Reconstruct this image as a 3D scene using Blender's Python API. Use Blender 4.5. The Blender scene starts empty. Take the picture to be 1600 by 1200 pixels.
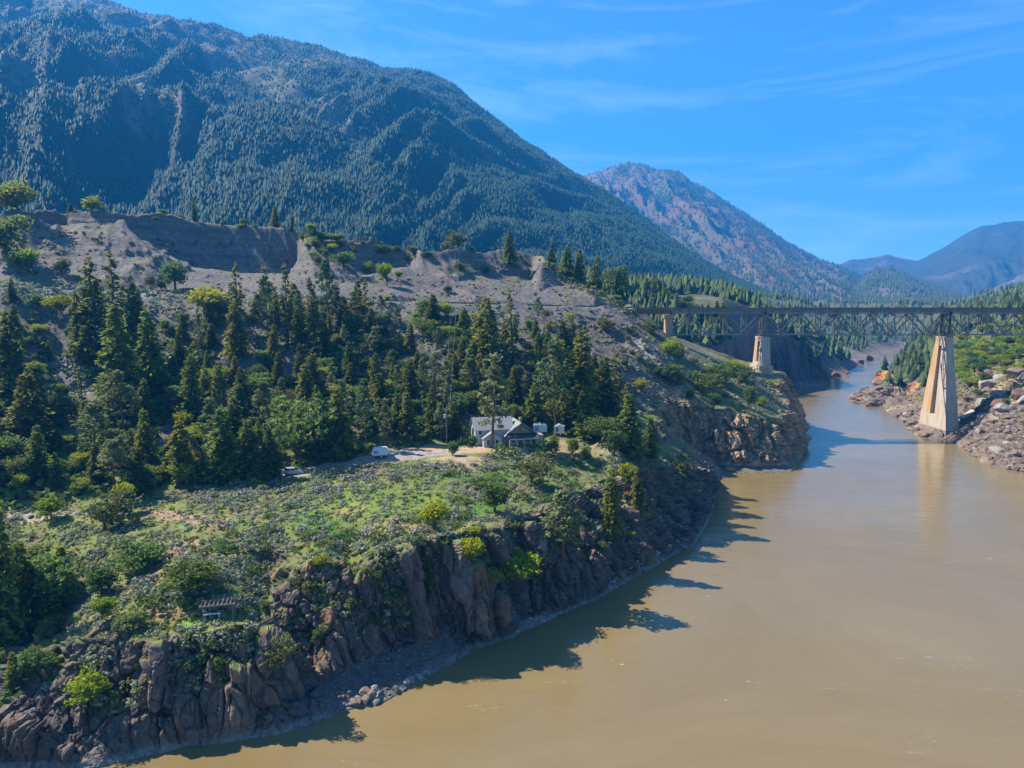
import bpy, math, random
import numpy as np
from mathutils import Vector, Matrix
from mathutils.geometry import delaunay_2d_cdt

# ------------------------------------------------------------------ camera, world, sun, exposure
S = bpy.context.scene
COL = S.collection
CAM_Z = 54.0
PITCH = math.radians(6.68)
F = 1067.0                      # focal length in pixels of the 1600 px wide photograph
cam = bpy.data.cameras.new('camera'); camo = bpy.data.objects.new('camera', cam); COL.objects.link(camo)
camo.location = (0, 0, CAM_Z); camo.rotation_euler = (math.pi/2 - PITCH, 0, 0)
cam.sensor_width = 36.0; cam.lens = 36.0*F/1600.0; cam.clip_start = 0.5; cam.clip_end = 30000
S.camera = camo

SUN_DIR = Vector((-1.0, 0.37, 1.07)).normalized()       # towards the sun
w = bpy.data.worlds.new('World'); S.world = w; w.use_nodes = True
nt = w.node_tree; nt.nodes.clear()
out = nt.nodes.new('ShaderNodeOutputWorld'); bg = nt.nodes.new('ShaderNodeBackground')
sky = nt.nodes.new('ShaderNodeTexSky'); sky.sky_type = 'NISHITA'; sky.sun_disc = False
sky.sun_elevation = math.asin(SUN_DIR.z); sky.sun_rotation = math.atan2(SUN_DIR.x, SUN_DIR.y)
sky.altitude = 300; sky.air_density = 1.0; sky.dust_density = 0.25; sky.ozone_density = 4.0
# thin streaky cirrus mixed into the sky
tc = nt.nodes.new('ShaderNodeTexCoord'); mp = nt.nodes.new('ShaderNodeMapping')
mp.inputs['Rotation'].default_value = (0.0, math.radians(-14), math.radians(20)); mp.inputs['Scale'].default_value = (1.3, 2.2, 10.0)
nz = nt.nodes.new('ShaderNodeTexNoise'); nz.inputs['Scale'].default_value = 1.4; nz.inputs['Detail'].default_value = 8; nz.inputs['Roughness'].default_value = 0.62; nz.inputs['Distortion'].default_value = 0.6
rp = nt.nodes.new('ShaderNodeValToRGB'); rp.color_ramp.elements[0].position = 0.47; rp.color_ramp.elements[1].position = 0.85
rp.color_ramp.elements[1].color = (0.42, 0.42, 0.42, 1)
mx = nt.nodes.new('ShaderNodeMixRGB'); mx.inputs['Color2'].default_value = (7.5, 8.8, 9.8, 1)
hs = nt.nodes.new('ShaderNodeHueSaturation'); hs.inputs['Saturation'].default_value = 1.05
tn = nt.nodes.new('ShaderNodeMixRGB'); tn.blend_type = 'MULTIPLY'; tn.inputs['Fac'].default_value = 1; tn.inputs['Color2'].default_value = (0.50, 0.90, 1.08, 1)
L = nt.links.new
L(tc.outputs['Generated'], mp.inputs['Vector']); L(mp.outputs['Vector'], nz.inputs['Vector']); L(nz.outputs['Fac'], rp.inputs['Fac'])
L(sky.outputs['Color'], hs.inputs['Color']); L(hs.outputs['Color'], tn.inputs['Color1']); L(tn.outputs['Color'], mx.inputs['Color1']); L(rp.outputs['Color'], mx.inputs['Fac'])
L(mx.outputs['Color'], bg.inputs['Color']); L(bg.outputs['Background'], out.inputs['Surface'])
bg.inputs['Strength'].default_value = 0.070

sl = bpy.data.lights.new('sun', 'SUN'); sl.energy = 5.0; sl.angle = math.radians(0.5); sl.color = (1.0, 0.90, 0.76)
slo = bpy.data.objects.new('sun', sl); COL.objects.link(slo)
slo.rotation_euler = SUN_DIR.to_track_quat('Z', 'Y').to_euler(); slo.location = (0, 0, 400)
S.view_settings.view_transform = 'Standard'; S.view_settings.look = 'None'
S.view_settings.exposure = 1.48; S.view_settings.gamma = 1.0; S.view_settings.use_curve_mapping = False
S.render.engine = 'CYCLES'
S.cycles.use_denoising = True; S.cycles.max_bounces = 5; S.cycles.diffuse_bounces = 2; S.cycles.glossy_bounces = 2
S.cycles.transmission_bounces = 3; S.cycles.volume_bounces = 0; S.cycles.transparent_max_bounces = 4
S.cycles.use_adaptive_sampling = True; S.cycles.adaptive_threshold = 0.015
HAZE = True

# ------------------------------------------------------------------ picture <-> place helpers
cp, sp = math.cos(PITCH), math.sin(PITCH)
def ray(u, v):
    a = (np.asarray(u, float)-800)/F; b = (600-np.asarray(v, float))/F
    return a, cp + b*sp, -sp + b*cp
def PY(u, v, Y):
    dx, dy, dz = ray(u, v); return (float(dx/dy*Y), float(Y), float(CAM_Z + dz/dy*Y))
def PZ(u, v, z=0.0):
    dx, dy, dz = ray(u, v); t = (z-CAM_Z)/dz; return (float(dx*t), float(dy*t), float(z))
def PYZ(u, Y, z):
    return (float((u-800)/F*(Y*cp + (CAM_Z-z)*sp)), float(Y), float(z))

# ------------------------------------------------------------------ numpy noise
_rs = np.random.RandomState(7)
_perm = _rs.permutation(256); _perm = np.concatenate([_perm, _perm])
_g = _rs.normal(size=(256, 3)); _g /= np.linalg.norm(_g, axis=1)[:, None]; _g = _g.astype(np.float32)
def perlin(x, y, z=None):
    x = np.asarray(x, np.float32); y = np.asarray(y, np.float32)
    z = np.zeros_like(x) if z is None else np.asarray(z, np.float32)
    two = not z.any() if z.size else True
    xi = np.floor(x).astype(np.int32); yi = np.floor(y).astype(np.int32); zi = np.floor(z).astype(np.int32)
    xf = x-xi; yf = y-yi; zf = z-zi
    u = xf*xf*xf*(xf*(xf*6-15)+10); v = yf*yf*yf*(yf*(yf*6-15)+10); ww = zf*zf*zf*(zf*(zf*6-15)+10)
    xi &= 255; yi &= 255; zi &= 255
    def g(i, j, k):
        h = _perm[_perm[_perm[(xi+i) & 255]+((yi+j) & 255)]+((zi+k) & 255)]
        gg = _g[h]
        return gg[..., 0]*(xf-i)+gg[..., 1]*(yf-j)+gg[..., 2]*(zf-k)
    def lay(k):
        a = g(0, 0, k); b = g(1, 0, k); c = g(0, 1, k); d = g(1, 1, k)
        p = a+(b-a)*u; q = c+(d-c)*u
        return p+(q-p)*v
    a = lay(0)
    if two: return a*1.6
    b = lay(1)
    return (a+(b-a)*ww)*1.6
def fbm(x, y, z=None, o=4, gain=0.5):
    s = 0; amp = 1; tot = 0
    for i in range(o):
        k = 2.03**i
        s = s+amp*perlin(x*k+17.3*i, y*k-9.1*i, None if z is None else z*k+3.7*i); tot += amp; amp *= gain
    return s/tot
def ridged(x, y, z=None, o=3, gain=0.5):
    s = 0; amp = 1; tot = 0
    for i in range(o):
        k = 2.07**i
        s = s+amp*(1-2*np.abs(perlin(x*k+5.3*i, y*k+7.7*i, None if z is None else z*k+2.1*i))); tot += amp; amp *= gain
    return s/tot
def sstep(a, b, x):
    t = np.clip((x-a)/(b-a), 0, 1); return t*t*(3-2*t)
def blur(A, n, axis):
    for _ in range(n):
        p_ = np.concatenate([np.take(A, [0], axis), A, np.take(A, [-1], axis)], axis); n_ = A.shape[axis]
        A = (np.take(p_, range(0, n_), axis)+2*A+np.take(p_, range(2, n_+2), axis))/4
    return A

# ------------------------------------------------------------------ object helpers
def thing(name, label, cat, loc=(0, 0, 0), rz=0.0, group=None, scale=1.0):
    o = bpy.data.objects.new(name, None); COL.objects.link(o); o.empty_display_size = 0.5
    o.location = loc; o.rotation_euler = (0, 0, rz); o.scale = (scale,)*3 if not isinstance(scale, tuple) else scale
    o['label'] = label; o['category'] = cat
    if group: o['group'] = group
    return o
def tag(o, label=None, cat=None, group=None, kind=None):
    if label: o['label'] = label
    if cat: o['category'] = cat
    if group: o['group'] = group
    if kind: o['kind'] = kind
    return o
def link(name, me, parent=None, loc=None):
    o = bpy.data.objects.new(name, me); COL.objects.link(o)
    if parent: o.parent = parent
    if loc is not None: o.location = loc
    return o
def np_mesh(name, V, Fq, mats=None, smooth=False, tint=None, col=None):
    """mesh from numpy arrays; Fq is an (n,3) or (n,4) array"""
    me = bpy.data.meshes.new(name)
    V = np.asarray(V, np.float32); Fq = np.asarray(Fq, np.int32); k = Fq.shape[1]
    me.vertices.add(len(V)); me.vertices.foreach_set('co', V.ravel())
    me.loops.add(Fq.size); me.loops.foreach_set('vertex_index', Fq.ravel())
    me.polygons.add(len(Fq)); me.polygons.foreach_set('loop_start', np.arange(0, Fq.size, k, dtype=np.int32))
    try: me.polygons.foreach_set('loop_total', np.full(len(Fq), k, np.int32))
    except Exception: pass
    if smooth: me.polygons.foreach_set('use_smooth', np.ones(len(Fq), bool))
    me.update(calc_edges=True)
    if col is not None:
        c = np.ones((len(V), 4), np.float32); c[:, :3] = col
        at = me.color_attributes.new('Col', 'FLOAT_COLOR', 'POINT'); at.data.foreach_set('color', c.ravel())
    if tint is not None:
        at = me.attributes.new('tint', 'FLOAT', 'POINT'); at.data.foreach_set('value', np.asarray(tint, np.float32))
    for m in (mats or []): me.materials.append(m)
    return me

class MB:
    """collects boxes, bars and prisms into one mesh"""
    def __init__(s): s.v = []; s.f = []
    def add(s, vs, fs):
        n = len(s.v); s.v += [tuple(p) for p in vs]; s.f += [tuple(i+n for i in f) for f in fs]; return s
    def box(s, x0, y0, z0, x1, y1, z1):
        return s.add([(x0,y0,z0),(x1,y0,z0),(x1,y1,z0),(x0,y1,z0),(x0,y0,z1),(x1,y0,z1),(x1,y1,z1),(x0,y1,z1)],
                     [(0,3,2,1),(4,5,6,7),(0,1,5,4),(1,2,6,5),(2,3,7,6),(3,0,4,7)])
    def bar(s, a, b, wx, wy=None):
        a = Vector(a); b = Vector(b); d = (b-a).normalized(); wy = wy or wx
        up = Vector((0, 1, 0)) if abs(d.y) < 0.9 else Vector((0, 0, 1))
        r = d.cross(up).normalized(); q = r.cross(d).normalized()
        vs = [p+r*i*wx/2+q*j*wy/2 for p in (a, b) for i, j in ((-1,-1),(1,-1),(1,1),(-1,1))]
        return s.add(vs, [(0,1,2,3),(7,6,5,4),(0,4,5,1),(1,5,6,2),(2,6,7,3),(3,7,4,0)])
    def tube(s, pts, rad, n=6):
        pts = [Vector(p) for p in pts]; rads = rad if isinstance(rad, (list, tuple)) else [rad]*len(pts)
        rings = []
        for i, p in enumerate(pts):
            d = (pts[min(i+1, len(pts)-1)]-pts[max(i-1, 0)]).normalized()
            up = Vector((0, 0, 1)) if abs(d.z) < 0.9 else Vector((1, 0, 0))
            r = d.cross(up).normalized(); q = r.cross(d).normalized()
            rings.append([p+(r*math.cos(t)+q*math.sin(t))*rads[i] for t in [2*math.pi*k/n for k in range(n)]])
        vs = [p for r in rings for p in r]; fs = []
        for i in range(len(pts)-1):
            for k in range(n):
                a = i*n+k; b = i*n+(k+1) % n; fs.append((a, b, b+n, a+n))
        fs.append(tuple(range(n))[::-1]); fs.append(tuple(range((len(pts)-1)*n, len(pts)*n)))
        return s.add(vs, fs)
    def mesh(s, name, mat, smooth=False, bevel=0):
        me = bpy.data.meshes.new(name); me.from_pydata(s.v, [], s.f); me.update()
        if smooth: me.polygons.foreach_set('use_smooth', [True]*len(me.polygons))
        if mat: me.materials.append(mat)
        return me
    def build(s, name, mat, parent=None, smooth=False, loc=None):
        return link(name, s.mesh(name, mat, smooth), parent, loc)

# ------------------------------------------------------------------ materials
def base_mat(name, rough=0.85, spec=0.25):
    m = bpy.data.materials.new(name); m.use_nodes = True; n = m.node_tree; b = n.nodes['Principled BSDF']
    b.inputs['Roughness'].default_value = rough; b.inputs['Specular IOR Level'].default_value = spec
    return m, n, b
def noise_node(n, scale, detail=4, rough=0.55, vec=None):
    t = n.nodes.new('ShaderNodeTexNoise'); t.inputs['Scale'].default_value = scale; t.inputs['Detail'].default_value = detail
    t.inputs['Roughness'].default_value = rough
    if vec: n.links.new(vec, t.inputs['Vector'])
    return t
def simple_mat(name, col, var=0.25, scale=1.5, rough=0.8, spec=0.25, metal=0.0, bump=0.0, streak=False, dark=None):
    m, n, b = base_mat(name, rough, spec); b.inputs['Metallic'].default_value = metal
    g = n.nodes.new('ShaderNodeTexCoord'); vec = g.outputs['Object']
    if streak:
        mp = n.nodes.new('ShaderNodeMapping'); mp.inputs['Scale'].default_value = (1, 1, 0.12); n.links.new(vec, mp.inputs['Vector']); vec = mp.outputs['Vector']
    t = noise_node(n, scale, 6, 0.65, vec)
    r = n.nodes.new('ShaderNodeValToRGB'); r.color_ramp.elements[0].position = 0.32; r.color_ramp.elements[1].position = 0.68
    d = dark or tuple(c*(1-var) for c in col); l = tuple(min(1, c*(1+var*0.6)) for c in col)
    r.color_ramp.elements[0].color = (*d, 1); r.color_ramp.elements[1].color = (*l, 1)
    n.links.new(t.outputs['Fac'], r.inputs['Fac']); n.links.new(r.outputs['Color'], b.inputs['Base Color'])
    if bump:
        bp = n.nodes.new('ShaderNodeBump'); bp.inputs['Strength'].default_value = 0.6; bp.inputs['Distance'].default_value = bump
        t2 = noise_node(n, scale*4, 5, 0.6, vec); n.links.new(t2.outputs['Fac'], bp.inputs['Height']); n.links.new(bp.outputs['Normal'], b.inputs['Normal'])
    return m
def leaf_mat(name, dark, light, trans=0.25, hue=0.03):
    m, n, b = base_mat(name, 0.7, 0.15)
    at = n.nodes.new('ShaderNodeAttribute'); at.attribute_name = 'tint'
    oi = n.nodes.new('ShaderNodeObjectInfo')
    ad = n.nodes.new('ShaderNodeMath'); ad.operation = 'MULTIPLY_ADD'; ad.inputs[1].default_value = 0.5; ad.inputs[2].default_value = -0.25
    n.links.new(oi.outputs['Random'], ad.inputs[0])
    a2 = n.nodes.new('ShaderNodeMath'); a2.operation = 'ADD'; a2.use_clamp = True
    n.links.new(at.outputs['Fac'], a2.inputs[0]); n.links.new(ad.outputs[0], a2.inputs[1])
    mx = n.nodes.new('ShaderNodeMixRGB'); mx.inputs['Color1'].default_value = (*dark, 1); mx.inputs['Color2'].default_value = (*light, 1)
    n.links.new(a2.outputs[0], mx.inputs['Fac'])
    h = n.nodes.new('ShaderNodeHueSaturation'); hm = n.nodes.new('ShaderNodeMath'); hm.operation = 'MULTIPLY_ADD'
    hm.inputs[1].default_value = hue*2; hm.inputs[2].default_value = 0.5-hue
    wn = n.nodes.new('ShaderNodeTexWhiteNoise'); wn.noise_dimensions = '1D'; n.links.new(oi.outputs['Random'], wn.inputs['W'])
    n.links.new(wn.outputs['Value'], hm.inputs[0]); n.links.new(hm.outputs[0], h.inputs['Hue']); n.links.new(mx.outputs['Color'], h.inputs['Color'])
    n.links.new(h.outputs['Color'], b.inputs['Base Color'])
    if trans:
        t = n.nodes.new('ShaderNodeBsdfTranslucent'); n.links.new(h.outputs['Color'], t.inputs['Color'])
        ms = n.nodes.new('ShaderNodeMixShader'); ms.inputs['Fac'].default_value = trans
        o = n.nodes['Material Output']; n.links.new(b.outputs[0], ms.inputs[1]); n.links.new(t.outputs[0], ms.inputs[2]); n.links.new(ms.outputs[0], o.inputs['Surface'])
    return m
def col_mat(name, rough=0.9, bumps=(), mott=0.3, mscale=0.8, spec=0.2):
    """vertex colour (the soil or rock's own colour) x fine mottling, with relief"""
    m, n, b = base_mat(name, rough, spec)
    at = n.nodes.new('ShaderNodeVertexColor'); at.layer_name = 'Col'
    g = n.nodes.new('ShaderNodeTexCoord'); vec = g.outputs['Object']
    t = noise_node(n, mscale, 6, 0.7, vec); t3 = noise_node(n, mscale*7, 3, 0.7, vec)
    av = n.nodes.new('ShaderNodeMath'); av.operation = 'ADD'; n.links.new(t.outputs['Fac'], av.inputs[0]); n.links.new(t3.outputs['Fac'], av.inputs[1])
    mr = n.nodes.new('ShaderNodeMapRange'); mr.inputs['From Min'].default_value = 0.7; mr.inputs['From Max'].default_value = 1.3
    mr.inputs['To Min'].default_value = 1-mott; mr.inputs['To Max'].default_value = 1+mott
    n.links.new(av.outputs[0], mr.inputs['Value'])
    mul = n.nodes.new('ShaderNodeVectorMath'); mul.operation = 'SCALE'
    n.links.new(at.outputs['Color'], mul.inputs[0]); n.links.new(mr.outputs[0], mul.inputs['Scale']); n.links.new(mul.outputs[0], b.inputs['Base Color'])
    prev = None
    for sc, dist in bumps:
        bp = n.nodes.new('ShaderNodeBump'); bp.inputs['Distance'].default_value = dist; bp.inputs['Strength'].default_value = 0.8
        tt = noise_node(n, sc, 5, 0.65, vec); n.links.new(tt.outputs['Fac'], bp.inputs['Height'])
        if prev: n.links.new(prev, bp.inputs['Normal'])
        prev = bp.outputs['Normal']
    if prev: n.links.new(prev, b.inputs['Normal'])
    return m

M = {}
M['ground'] = col_mat('ground', bumps=((0.6, 0.5), (3.0, 0.16)), mott=0.35, mscale=0.5)
M['mountain'] = col_mat('mountain', bumps=((0.02, 8.0), (0.09, 3.0)), mott=0.35, mscale=0.03)
M['far_forest'] = col_mat('far_forest', mott=0.2, mscale=0.05, rough=0.8)
M['rock'] = col_mat('rock', bumps=((1.2, 0.25), (5.0, 0.08)), mott=0.4, mscale=1.0)

# ------------------------------------------------------------------ terrain: survey lines -> triangulated relief -> polar sheet
LINES = []
def line(*pts): LINES.append(list(pts))
# left shore
SHORE_L = [(-140, 62, 0), (-105, 68, 0), (-72, 74, 0), PZ(150, 1200), PZ(300, 1165), PZ(420, 1150), PZ(490, 1132), PZ(550, 1108), PZ(600, 1097),
  PZ(650, 1072), PZ(700, 1040), PZ(745, 1012), PZ(800, 995), PZ(815, 970), PZ(870, 960), PZ(940, 932), PZ(985, 905), PZ(1040, 872), PZ(1085, 850), PZ(1108, 812),
  PZ(1118, 775), PZ(1122, 752), PZ(1135, 740), PZ(1180, 741), PZ(1236, 739), PZ(1258, 695), PZ(1252, 668), PZ(1240, 645), PZ(1215, 630), PZ(1195, 612), PZ(1225, 605), PZ(1262, 604),
  PZ(1288, 602), PZ(1297, 592), PZ(1295, 586), PZ(1322, 585), PZ(1326, 576), PZ(1345, 570), PZ(1368, 561), PZ(1376, 553), PZ(1412, 545), PZ(1460, 541.5), PZ(1560, 537)]
line(*SHORE_L)
SHORE_R = [PZ(1600, 545), PZ(1480, 549), PZ(1420, 552), PZ(1402, 560), PZ(1404, 572), PZ(1398, 584), PZ(1372, 590), PZ(1367, 598), PZ(1390, 604), PZ(1368, 608), PZ(1328, 616), PZ(1323, 626), PZ(1345, 634), PZ(1380, 632),
  PZ(1388, 645), PZ(1422, 662), PZ(1428, 680), PZ(1450, 684), PZ(1484, 687), PZ(1506, 701), PZ(1530, 722), PZ(1570, 733), PZ(1600, 738), PZ(1680, 752), PZ(1830, 800), (225, 90, 0), (235, 20, 0)]
line(*SHORE_R)
# river bed
for q in [(-60, 20), (0, 40), (60, 60), (120, 40), (40, 110), (110, 110), (160, 160), (90, 180), (130, 210), (60, 140), (140, 255), (160, 235), (150, 300), (175, 340), (215, 420), (240, 470), (215, 370),
          (280, 560), (340, 640), (410, 740), (500, 830), (700, 925), (150, 20), (-150, 30), (185, 130), (20, 75), (0, 20)]:
    LINES.append([(q[0], q[1], -7.0)])
# talus toe under the near cliff, then its top edge
TOE = [(-140, 72, 4), (-108, 78, 3.5), (-84, 82, 3), PZ(60, 1150, 2.5), PZ(180, 1160, 1.5), PZ(330, 1142, 1.2), PZ(430, 1112, 2.2), PZ(500, 1052, 3.4), PZ(600, 1012, 3.6), PZ(700, 978, 3.6),
     PZ(790, 962, 2.5), PZ(870, 946, 1.6), PZ(940, 912, 1.6), PZ(1010, 876, 1.8), PZ(1070, 842, 1.8), PZ(1094, 805, 2.0)]; line(*TOE)
LIP = [(-150, 90, 8), (-112, 94, 5), PZ(0, 1040, 4), PZ(70, 1015, 4.5), PZ(120, 985, 9.5), PZ(152, 965, 11.6), PZ(200, 985, 11.4), PZ(255, 998, 11.6), PZ(300, 985, 12.2), PZ(385, 968, 13.2), PZ(408, 950, 11.8), PZ(430, 915, 13.2),
     PZ(475, 880, 15.2), PZ(522, 862, 16.2), PZ(560, 880, 15.6), PZ(610, 862, 16.9), PZ(680, 838, 17.7), PZ(740, 846, 16.5), PZ(800, 812, 16.3), PZ(850, 790, 15.2), PZ(900, 770, 15), PZ(960, 745, 15.5),
     PZ(1020, 729, 14.2), PZ(1070, 730, 10.6), PZ(1102, 740, 6.0)]; line(*LIP)
line(PZ(30, 1120, 5.5), PZ(80, 1040, 7.5), PZ(120, 985, 9.5))                       # left rib
line(PZ(820, 900, 6.5), PZ(880, 897, 6.2), PZ(930, 870, 7), PZ(950, 838, 8.3), PZ(1000, 815, 7.5), PZ(1045, 800, 6))   # ledge half way down
# front of the flat bench, back of the bench
line((-170, 112, 14), PZ(-60, 900, 11), PZ(60, 880, 12), PZ(120, 845, 14), PZ(220, 835, 15.4), PZ(340, 832, 16), PZ(430, 820, 16.4), PZ(500, 790, 17.2), PZ(570, 768, 18.3), PZ(640, 745, 19.2), PZ(700, 724, 19.8),
     PZ(790, 716, 19.6), PZ(880, 712, 18.2), PZ(960, 706, 17), PZ(1020, 700, 15.2), PZ(1062, 708, 10.5))
line((-190, 150, 17), PZ(-60, 815, 15), PZ(60, 800, 15.4), PZ(150, 786, 16), PZ(300, 763, 16.7), PZ(440, 738, 17.2), PZ(520, 722, 18), PZ(590, 710, 19), PZ(680, 692, 20), PZ(740, 686, 20.3), PZ(840, 678, 20.5),
     PZ(900, 682, 20.2), PZ(960, 682, 21.5), PZ(1000, 690, 18.5), PZ(1050, 690, 12))
# rail ledge: outer and inner edge
LEDGE = [(-330, 205, 62), (-230, 208, 60.5), PYZ(0, 216, 59.3), PYZ(110, 226, 58.5), PYZ(225, 236, 57.6), PYZ(330, 242, 57), PYZ(450, 247, 56.2), PYZ(600, 254, 55), PYZ(730, 262, 54), PYZ(860, 270, 53.1), PYZ(935, 275, 52.6), PYZ(990, 279, 52.2)]
line(*[(x+1.5, y-4.0, z) for x, y, z in LEDGE])
line(*[(x-1.0, y+4.0, z) for x, y, z in LEDGE])
line((48.6, 285, 52.2), (52, 296, 51))
# middle of the wooded slope (concave, with a shallow draw at left)
line((-210, 175, 38), PYZ(0, 176, 33), PYZ(90, 184, 32), PYZ(200, 196, 37), PYZ(330, 200, 36), PYZ(450, 202, 34), PYZ(600, 212, 36), PYZ(740, 215, 35), PYZ(860, 222, 33), PYZ(950, 228, 34), PYZ(1010, 236, 34))
# scarp: foot, top edge, plateau
line((-330, 240, 72), (-230, 236, 70), PYZ(0, 243, 68), PYZ(60, 250, 70), PYZ(140, 262, 72), PYZ(230, 264, 70), PYZ(300, 276, 67), PYZ(380, 292, 67), PYZ(455, 300, 67), PYZ(490, 280, 65), PYZ(560, 282, 65), PYZ(700, 288, 62), PYZ(840, 292, 60))
TOP = TOP_ = [(-330, 262, 96), PY(-60, 335, 268), PY(0, 336, 270), PY(60, 337, 280), PY(110, 334, 290), PY(180, 336, 290), PY(200, 337, 297), PY(240, 339, 305), PY(300, 346, 314), PY(360, 351, 321), PY(430, 359, 327), PY(470, 370, 328), PY(478, 378, 302), PY(520, 384, 300), PY(560, 380, 304),
       PY(600, 386, 314), PY(640, 400, 318), PY(655, 401, 306), PY(690, 396, 306), PY(740, 395, 313), PY(800, 397, 320), PY(835, 400, 324), PY(850, 403, 313), PY(872, 418, 311), PY(900, 436, 308), PY(940, 460, 302), PY(975, 478, 295), (52, 296, 51)]
line(*TOP)
line(*[(x-0.3, y-2.6, z-4.6) for x, y, z in TOP[3:20]])
line(PY(190, 342, 288), PY(215, 372, 281), PY(240, 400, 272), PY(262, 430, 261), PY(278, 450, 250))
line(PY(482, 382, 298), PY(530, 412, 287), PY(580, 445, 275), PY(620, 466, 262)); line(PY(500, 400, 293), PY(540, 415, 296), PY(580, 425, 301), PY(620, 430, 306), PY(648, 425, 310))
line(PY(655, 402, 305), PY(700, 432, 290), PY(750, 462, 275)); line(PY(705, 425, 298), PY(740, 430, 303), PY(790, 430, 310), PY(832, 428, 315))
line(PY(225, 385, 291), PY(260, 402, 295), PY(300, 418, 300), PY(360, 428, 307), PY(430, 432, 314), PY(465, 436, 318))
line((-330, 420, 96), PY(-60, 352, 420), PY(200, 352, 440), PY(430, 372, 440), PY(600, 395, 430), PY(760, 412, 430), PY(850, 422, 420), PY(905, 436, 420), PY(960, 450, 420), PY(1010, 462, 430), PY(1060, 464, 430), PY(1130, 462, 440), PY(1180, 480, 450), PY(1215, 500, 460))
line((-450, 560, 74), PY(0, 420, 560), PY(400, 430, 560), PY(700, 437, 570), PY(900, 441, 570), PY(1000, 445, 560), PY(1080, 449, 560), PY(1150, 456, 560), PY(1190, 476, 560), PY(1250, 505, 570), PY(1300, 535, 570))
line((-900, 900, 70), PY(200, 460, 900), PY(700, 455, 900), PY(1000, 452, 900), PY(1150, 459, 900), PY(1250, 470, 880), PY(1300, 495, 860), PY(1340, 515, 850), PY(1380, 528, 860), PY(1430, 533, 900), PY(1550, 530, 960))
line((-1400, 1400, 90), PY(600, 470, 1400), PY(1200, 470, 1400), PY(1420, 480, 1400), PY(1600, 478, 1500), PY(1900, 474, 1500))
# slope between rail ledge and river headland
line(PYZ(1005, 274, 46), PYZ(1030, 268, 41), PYZ(1060, 262, 36), PYZ(1090, 262, 32), PYZ(1130, 270, 29))
line((56, 292, 48), (66, 296, 42), (80, 300, 37), (98, 302, 31), PYZ(1180, 298, 29))
# second headland: lip, toe, flat with the pier, back edge
line(PYZ(1012, 216, 21.5), PYZ(1040, 221, 21.3), PYZ(1065, 226.5, 20.3), PYZ(1110, 228, 18), PYZ(1150, 227, 17), PYZ(1195, 229, 15.5), PYZ(1220, 238, 14), PYZ(1235, 258, 13.5), PYZ(1238, 272, 15), PYZ(1234, 288, 18))
line(PYZ(1022, 212, 18), PYZ(1040, 217, 14), PYZ(1070, 223.5, 9), PYZ(1100, 223, 4.5), PYZ(1126, 220, 1.8), PYZ(1180, 220, 1.2), PYZ(1232, 221, 1.0), PYZ(1250, 245, 1.2))
line(PYZ(1120, 252, 24), PYZ(1160, 262, 26), PYZ(1178, 271, 26.2), PYZ(1212, 271, 25.6), PYZ(1222, 281, 25.2), PYZ(1212, 294, 25.6), PYZ(1180, 294, 26.2), PYZ(1150, 300, 28))
line(PYZ(1090, 330, 28), PYZ(1140, 322, 20), PYZ(1180, 312, 17), PYZ(1215, 308, 12))
# third headland beyond the bridge
line(PYZ(1060, 350, 32), PYZ(1110, 380, 31), PYZ(1150, 400, 33), PYZ(1185, 430, 35), PYZ(1205, 453, 33.5), PYZ(1240, 457, 32), PYZ(1262, 462, 25), PYZ(1280, 470, 14), PYZ(1292, 478, 5))
line(PYZ(1060, 345, 18), PYZ(1110, 372, 6), PYZ(1150, 392, 3), PYZ(1180, 420, 3), PYZ(1205, 447, 2.5), PYZ(1240, 452, 2.5), PYZ(1262, 455, 2))
# right bank
line(PYZ(1800, 170, 6), PYZ(1680, 215, 8), PYZ(1620, 232, 8), PYZ(1570, 246, 6), PYZ(1530, 256, 5), PYZ(1510, 272, 4.5), PYZ(1492, 300, 4), PYZ(1455, 320, 4), PYZ(1420, 345, 4.2), PYZ(1400, 365, 4), PYZ(1365, 385, 4))
line(PYZ(1900, 190, 22), PYZ(1700, 240, 22), PYZ(1610, 262, 21), PYZ(1570, 276, 19), PYZ(1530, 300, 12), PYZ(1500, 322, 9), PYZ(1455, 350, 9), PYZ(1420, 400, 10), PYZ(1405, 450, 11), PYZ(1410, 520, 12))
line(PYZ(1382, 470, 9), PYZ(1378, 488, 9.5), PYZ(1390, 486, 8))
line(PYZ(1900, 230, 45), PYZ(1720, 280, 38), PYZ(1620, 300, 33), PYZ(1570, 312, 29), PYZ(1530, 335, 24), PYZ(1490, 380, 22), PYZ(1455, 430, 21), PYZ(1435, 520, 18), PYZ(1430, 600, 16), PYZ(1435, 680, 14))
line(PYZ(1900, 290, 62), PYZ(1720, 340, 52), PYZ(1620, 390, 46), PYZ(1560, 430, 40), PYZ(1500, 500, 36), PYZ(1465, 600, 32), PYZ(1460, 700, 32), PYZ(1500, 760, 34))
line(PYZ(2000, 480, 95), PYZ(1750, 560, 80), PYZ(1620, 620, 68), PYZ(1560, 680, 55), PYZ(1520, 740, 50))
line(PYZ(1900, 900, 130), PYZ(1650, 950, 86), PYZ(1570, 960, 60), PYZ(1530, 980, 52))
line((-140, 30, -5), (-160, 62, 0)); line((-260, 60, 2), (-260, 150, 30), (-330, 180, 52))
line((260, 120, 25), (280, 30, 25)); line((330, 200, 60), (360, 80, 60)); line((700, 300, 110), (620, 60, 100)); line((-700, 60, 40), (-800, 400, 110))
for q in [(-2200, 0, 60), (-2200, 2400, 60), (2200, 2400, 60), (2200, 0, 60), (0, -40, -7), (-300, -40, 0), (300, -40, 20), (0, 2300, 60)]: LINES.append([q])

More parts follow.
